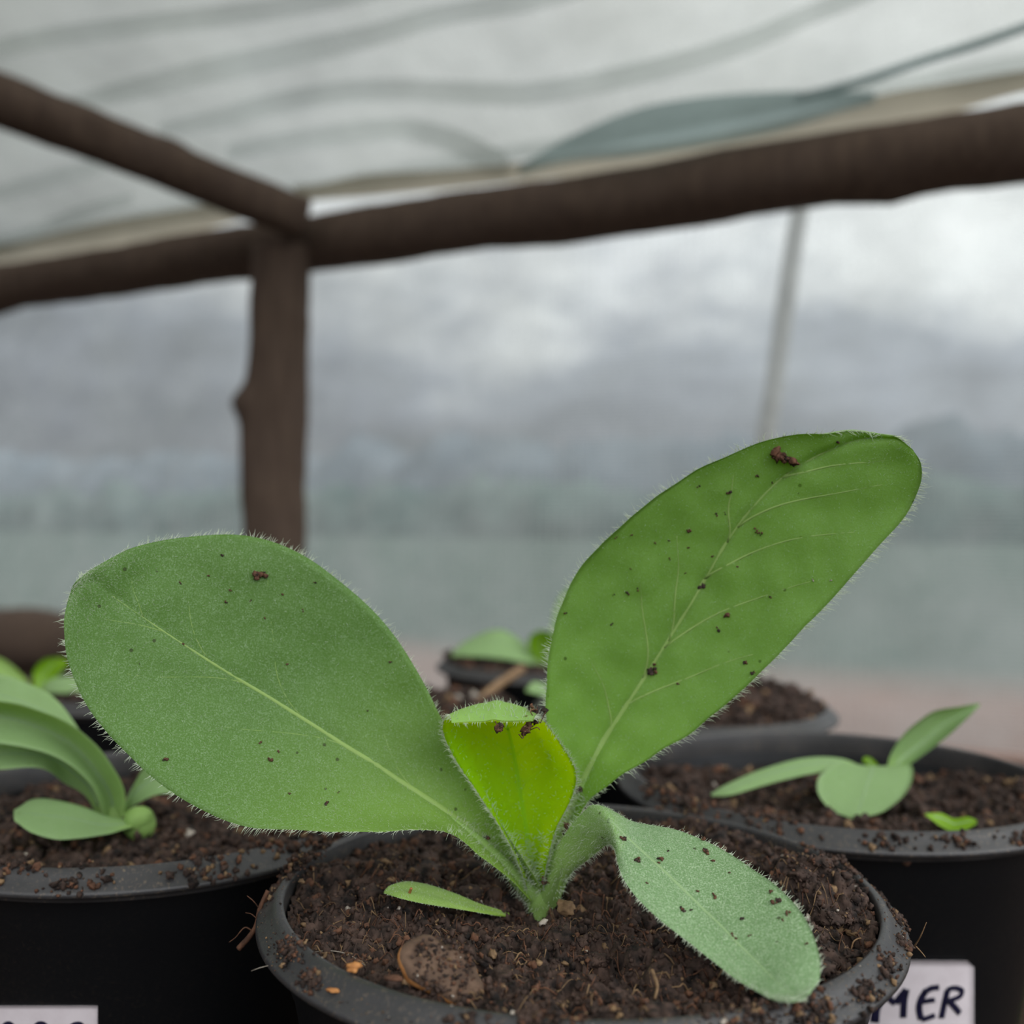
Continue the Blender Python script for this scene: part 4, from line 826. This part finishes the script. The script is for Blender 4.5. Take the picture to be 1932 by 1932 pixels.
root('root_fibre', [(1722, 1790, 16.6), (1734, 1772, 16.4), (1742, 1755, 16.3), (1748, 1740, 16.3)], (0.014, 0.005), M['fibre'], 'thin pale root curling up off the right rim', branches=[([(1728, 1786, 16.5), (1738, 1796, 16.4), (1746, 1806, 16.4)], .014)])
root('root_fibre', [(560, 1806, 15.6), (610, 1794, 15.4), (655, 1800, 15.2), (690, 1822, 15.0)], (0.008, 0.005), M['grit'], 'fine grey thread arching over the front left soil')
root('root_fibre', [(506, 1822, 14.9), (490, 1826, 14.8), (474, 1832, 14.8)], (0.005, 0.003), M['grit'], 'fine white thread sticking out from the left rim')
root('root_fibre', [(672, 1655, 19.0), (682, 1668, 18.7), (690, 1680, 18.5)], (0.03, 0.02), M['soil_tan'], 'short pale root in the soil left of the seed leaf')
root('root_fibre', [(1230, 1830, 14.4), (1240, 1860, 14.2), (1235, 1885, 14.0)], (0.03, 0.02), M['soil_tan'], 'tan root in the front soil under the drooping leaf')
root('root_fibre', [(1605, 1795, 15.8), (1612, 1775, 15.9), (1630, 1772, 15.9), (1634, 1800, 15.7)], (0.014, 0.010), M['fibre'], 'thin looped root on the soil by the right rim')
root('stick', [(775, 1698, 16.9), (772, 1688, 16.8), (776, 1676, 16.7)], (0.028, 0.022), M['orange'], 'tiny red-brown splinter standing against the seed leaf', 'wood chip')
root('stick', [(885, 1350, 33.5), (930, 1300, 36.5), (985, 1262, 40.0)], (0.20, 0.17), M['fibre'], 'blurred brown twig leaning between the pots behind the young leaf', 'twig')
# crumbs of soil on the leaves: nearest surface point to a pixel
def leaf_crumb(sf, px, py, w_, kind, where, grp, ratio=1.0, side=1):
    d = np.linalg.norm(sf.px - np.array((px, py)), axis=-1); vis = ((np.array((0, 0, CAMH)) - sf.P) * sf.N).sum(-1) * side > 0
    d = np.where(vis, d, 1e9); i, j = np.unravel_index(np.argmin(d), d.shape); r = w_ * 0.40 * sf.P[i, j, 1] / F
    b = Bag(); n = max(2, int(w_ / 4)); N = sf.N[i, j] * side; X_ = nrm(np.cross(N, np.array((.2, .1, 1)))); Y_ = np.cross(N, X_); ang = rng.uniform(-.5, .5)
    for k in range(n):
        f = (k + .5) / n * 2 - 1; e = rng.normal(0, .45) / ratio ** .6
        P = sf.P[i, j] + N * (sf.thick * .5 + r * .25) + (X_ * math.cos(ang) + Y_ * math.sin(ang)) * f * r * .75 + Y_ * e * r
        crumbs(b, P[None], np.array([max(0.012, r * rng.uniform(.25, .62) / ratio ** .5)]), kind)
    o = b.build('soil_crumb', [M['soil'], M['soil_red'], M['soil_tan'], M['grit']]); return tag(o, where, 'soil crumb', grp)
DK = (.8, .2, 0, 0); RD = (.3, .7, 0, 0); WH = (0, 0, 0, 1)
G1 = 'soil crumbs on the broad left leaf'; T1 = 'little brown soil crumb lying on the broad left leaf'
for (x, y, w_) in [(393, 1080, 8), (440, 1112, 11), (428, 1135, 10), (536, 1128, 8), (470, 1128, 6), (545, 1260, 6), (508, 1432, 15), (500, 1402, 10), (520, 1412, 7), (610, 1515, 12), (545, 1503, 8), (340, 1100, 7), (500, 1165, 6), (580, 1150, 6), (345, 1215, 7), (420, 1050, 9), (635, 1490, 7), (690, 1340, 6)]:
    leaf_crumb(sfL, x, y, w_, RD, T1, G1)
leaf_crumb(sfL, 494, 1083, 40, RD, 'longest brown crumb near the top edge of the left leaf', None, 3)
leaf_crumb(sfL, 303, 1431, 14, RD, 'lone red-brown crumb near the lower left edge of the left leaf', None)
leaf_crumb(sfL, 600, 1098, 11, RD, 'brown crumb near the upper right edge of the left leaf', None)
leaf_crumb(sfL, 731, 1248, 10, RD, 'brown crumb by the right edge of the left leaf', None)
leaf_crumb(sfL, 913, 1578, 24, DK, 'dark crumb in the fold where the left leaf meets its stalk', None, 1.5)
G2 = 'soil crumbs on the tall leaf'; T2 = 'little brown soil crumb stuck on the tall right leaf'
for (x, y, w_) in [(1430, 893, 12), (1375, 925, 13), (1300, 1005, 12), (1265, 1010, 8), (1352, 978, 9), (1318, 923, 11), (1178, 1122, 14), (1155, 1118, 8), (1205, 1118, 7), (1455, 1121, 9), (1280, 1293, 9), (1233, 1025, 8), (1268, 1055, 7), (1290, 1082, 7), (1300, 1030, 8), (1188, 1068, 8), (1345, 1050, 7), (1370, 960, 7), (1425, 1276, 12), (1365, 1165, 16), (1355, 1180, 12), (1408, 1248, 14), (1190, 1005, 8), (1072, 1158, 9), (1390, 1070, 6), (1148, 1180, 7), (1455, 905, 7), (1160, 1015, 8)]:
    leaf_crumb(sfT, x, y, w_, RD, T2, G2)
leaf_crumb(sfT, 1482, 857, 74, RD, 'long twisted soil shred near the top of the tall leaf', None, 5)
leaf_crumb(sfT, 1432, 1003, 30, RD, 'slanting brown splinter right of the tall leaf midrib', None, 4)
leaf_crumb(sfT, 1325, 1111, 19, DK, 'black round crumb on the upper midrib of the tall leaf', None)
leaf_crumb(sfT, 1230, 1269, 26, DK, 'dark diamond-shaped crumb on the lower midrib of the tall leaf', None, 1.3)
leaf_crumb(sfT, 1578, 834, 12, RD, 'brown crumb at the top tip of the tall leaf', None)
leaf_crumb(sfT, 1088, 1489, 22, DK, 'dark crumb at the base of the tall leaf blade', None)
leaf_crumb(sfT, 1575, 1094, 9, WH, 'white grain near the right edge of the tall leaf', None)
leaf_crumb(sfT, 1536, 1093, 6, WH, 'smaller white grain left of the other one on the tall leaf', None)
G3 = 'soil crumbs on the drooping lower leaf'; T3 = 'little reddish soil crumb on the drooping pale lower leaf'
for (x, y, w_) in [(1315, 1682, 9), (1290, 1720, 16), (1302, 1716, 10), (1400, 1733, 11), (1455, 1680, 13), (1380, 1765, 11), (1390, 1772, 9), (1418, 1770, 8), (1325, 1580, 13), (1340, 1625, 12), (1485, 1725, 14), (1480, 1738, 10), (1375, 1645, 8), (1218, 1667, 9), (1295, 1558, 9), (1260, 1610, 7), (1520, 1780, 7)]:
    leaf_crumb(sfW, x, y, w_, RD, T3, G3)
leaf_crumb(sfW, 1203, 1626, 18, RD, 'left one of two red crumbs near the top of the drooping leaf', None)
leaf_crumb(sfW, 1240, 1625, 17, RD, 'right one of two red crumbs near the top of the drooping leaf', None)
leaf_crumb(sfW, 1176, 1587, 20, RD, 'red-brown crumb closest to the bend of the drooping leaf', None, 2)
leaf_crumb(sfW, 1331, 1610, 17, RD, 'red crumb near the upper edge of the drooping leaf', None)
leaf_crumb(sfW, 1343, 1692, 14, RD, 'bright red-brown crumb on the midrib of the drooping leaf', None)
leaf_crumb(sfW, 1463, 1703, 30, RD, 'largest red-brown shred on the right half of the drooping leaf', None, 2.5)
def clump(px, py, Y, r, n, label):
    b = Bag(); P = at(px, py, Y) + rng.normal(0, r * .45, (n, 3)) * np.array((.8, .6, 1)); crumbs(b, P, rng.uniform(.02, .05, n), (.35, .6, .05, 0))
    for _ in range(8): q = at(px, py, Y); d = rng.normal(0, r * .8, (3, 3)); b.tube(catmull(q + np.cumsum(d * .6, 0), 8), .009, 5, 1)
    return tag(b.build('soil_clump', [M['soil'], M['soil_red'], M['soil_tan'], M['grit']]), label, 'soil clump')
clump(1006, 1350, 16.85, .16, 46, 'ragged red-brown soil clump on the right top of the cupped young leaf')
clump(940, 1373, 16.45, .06, 14, 'dark crumb hanging under the curled tip of the young leaf')
clump(992, 1377, 16.6, .08, 18, 'elongated crumb below the big clump on the young leaf')
clump(1072, 1562, 17.3, .10, 20, 'dark crumbs caught between the stalks right of the young leaf')
clump(1027, 1662, 17.5, .05, 10, 'dark crumbs stuck on the stem base')
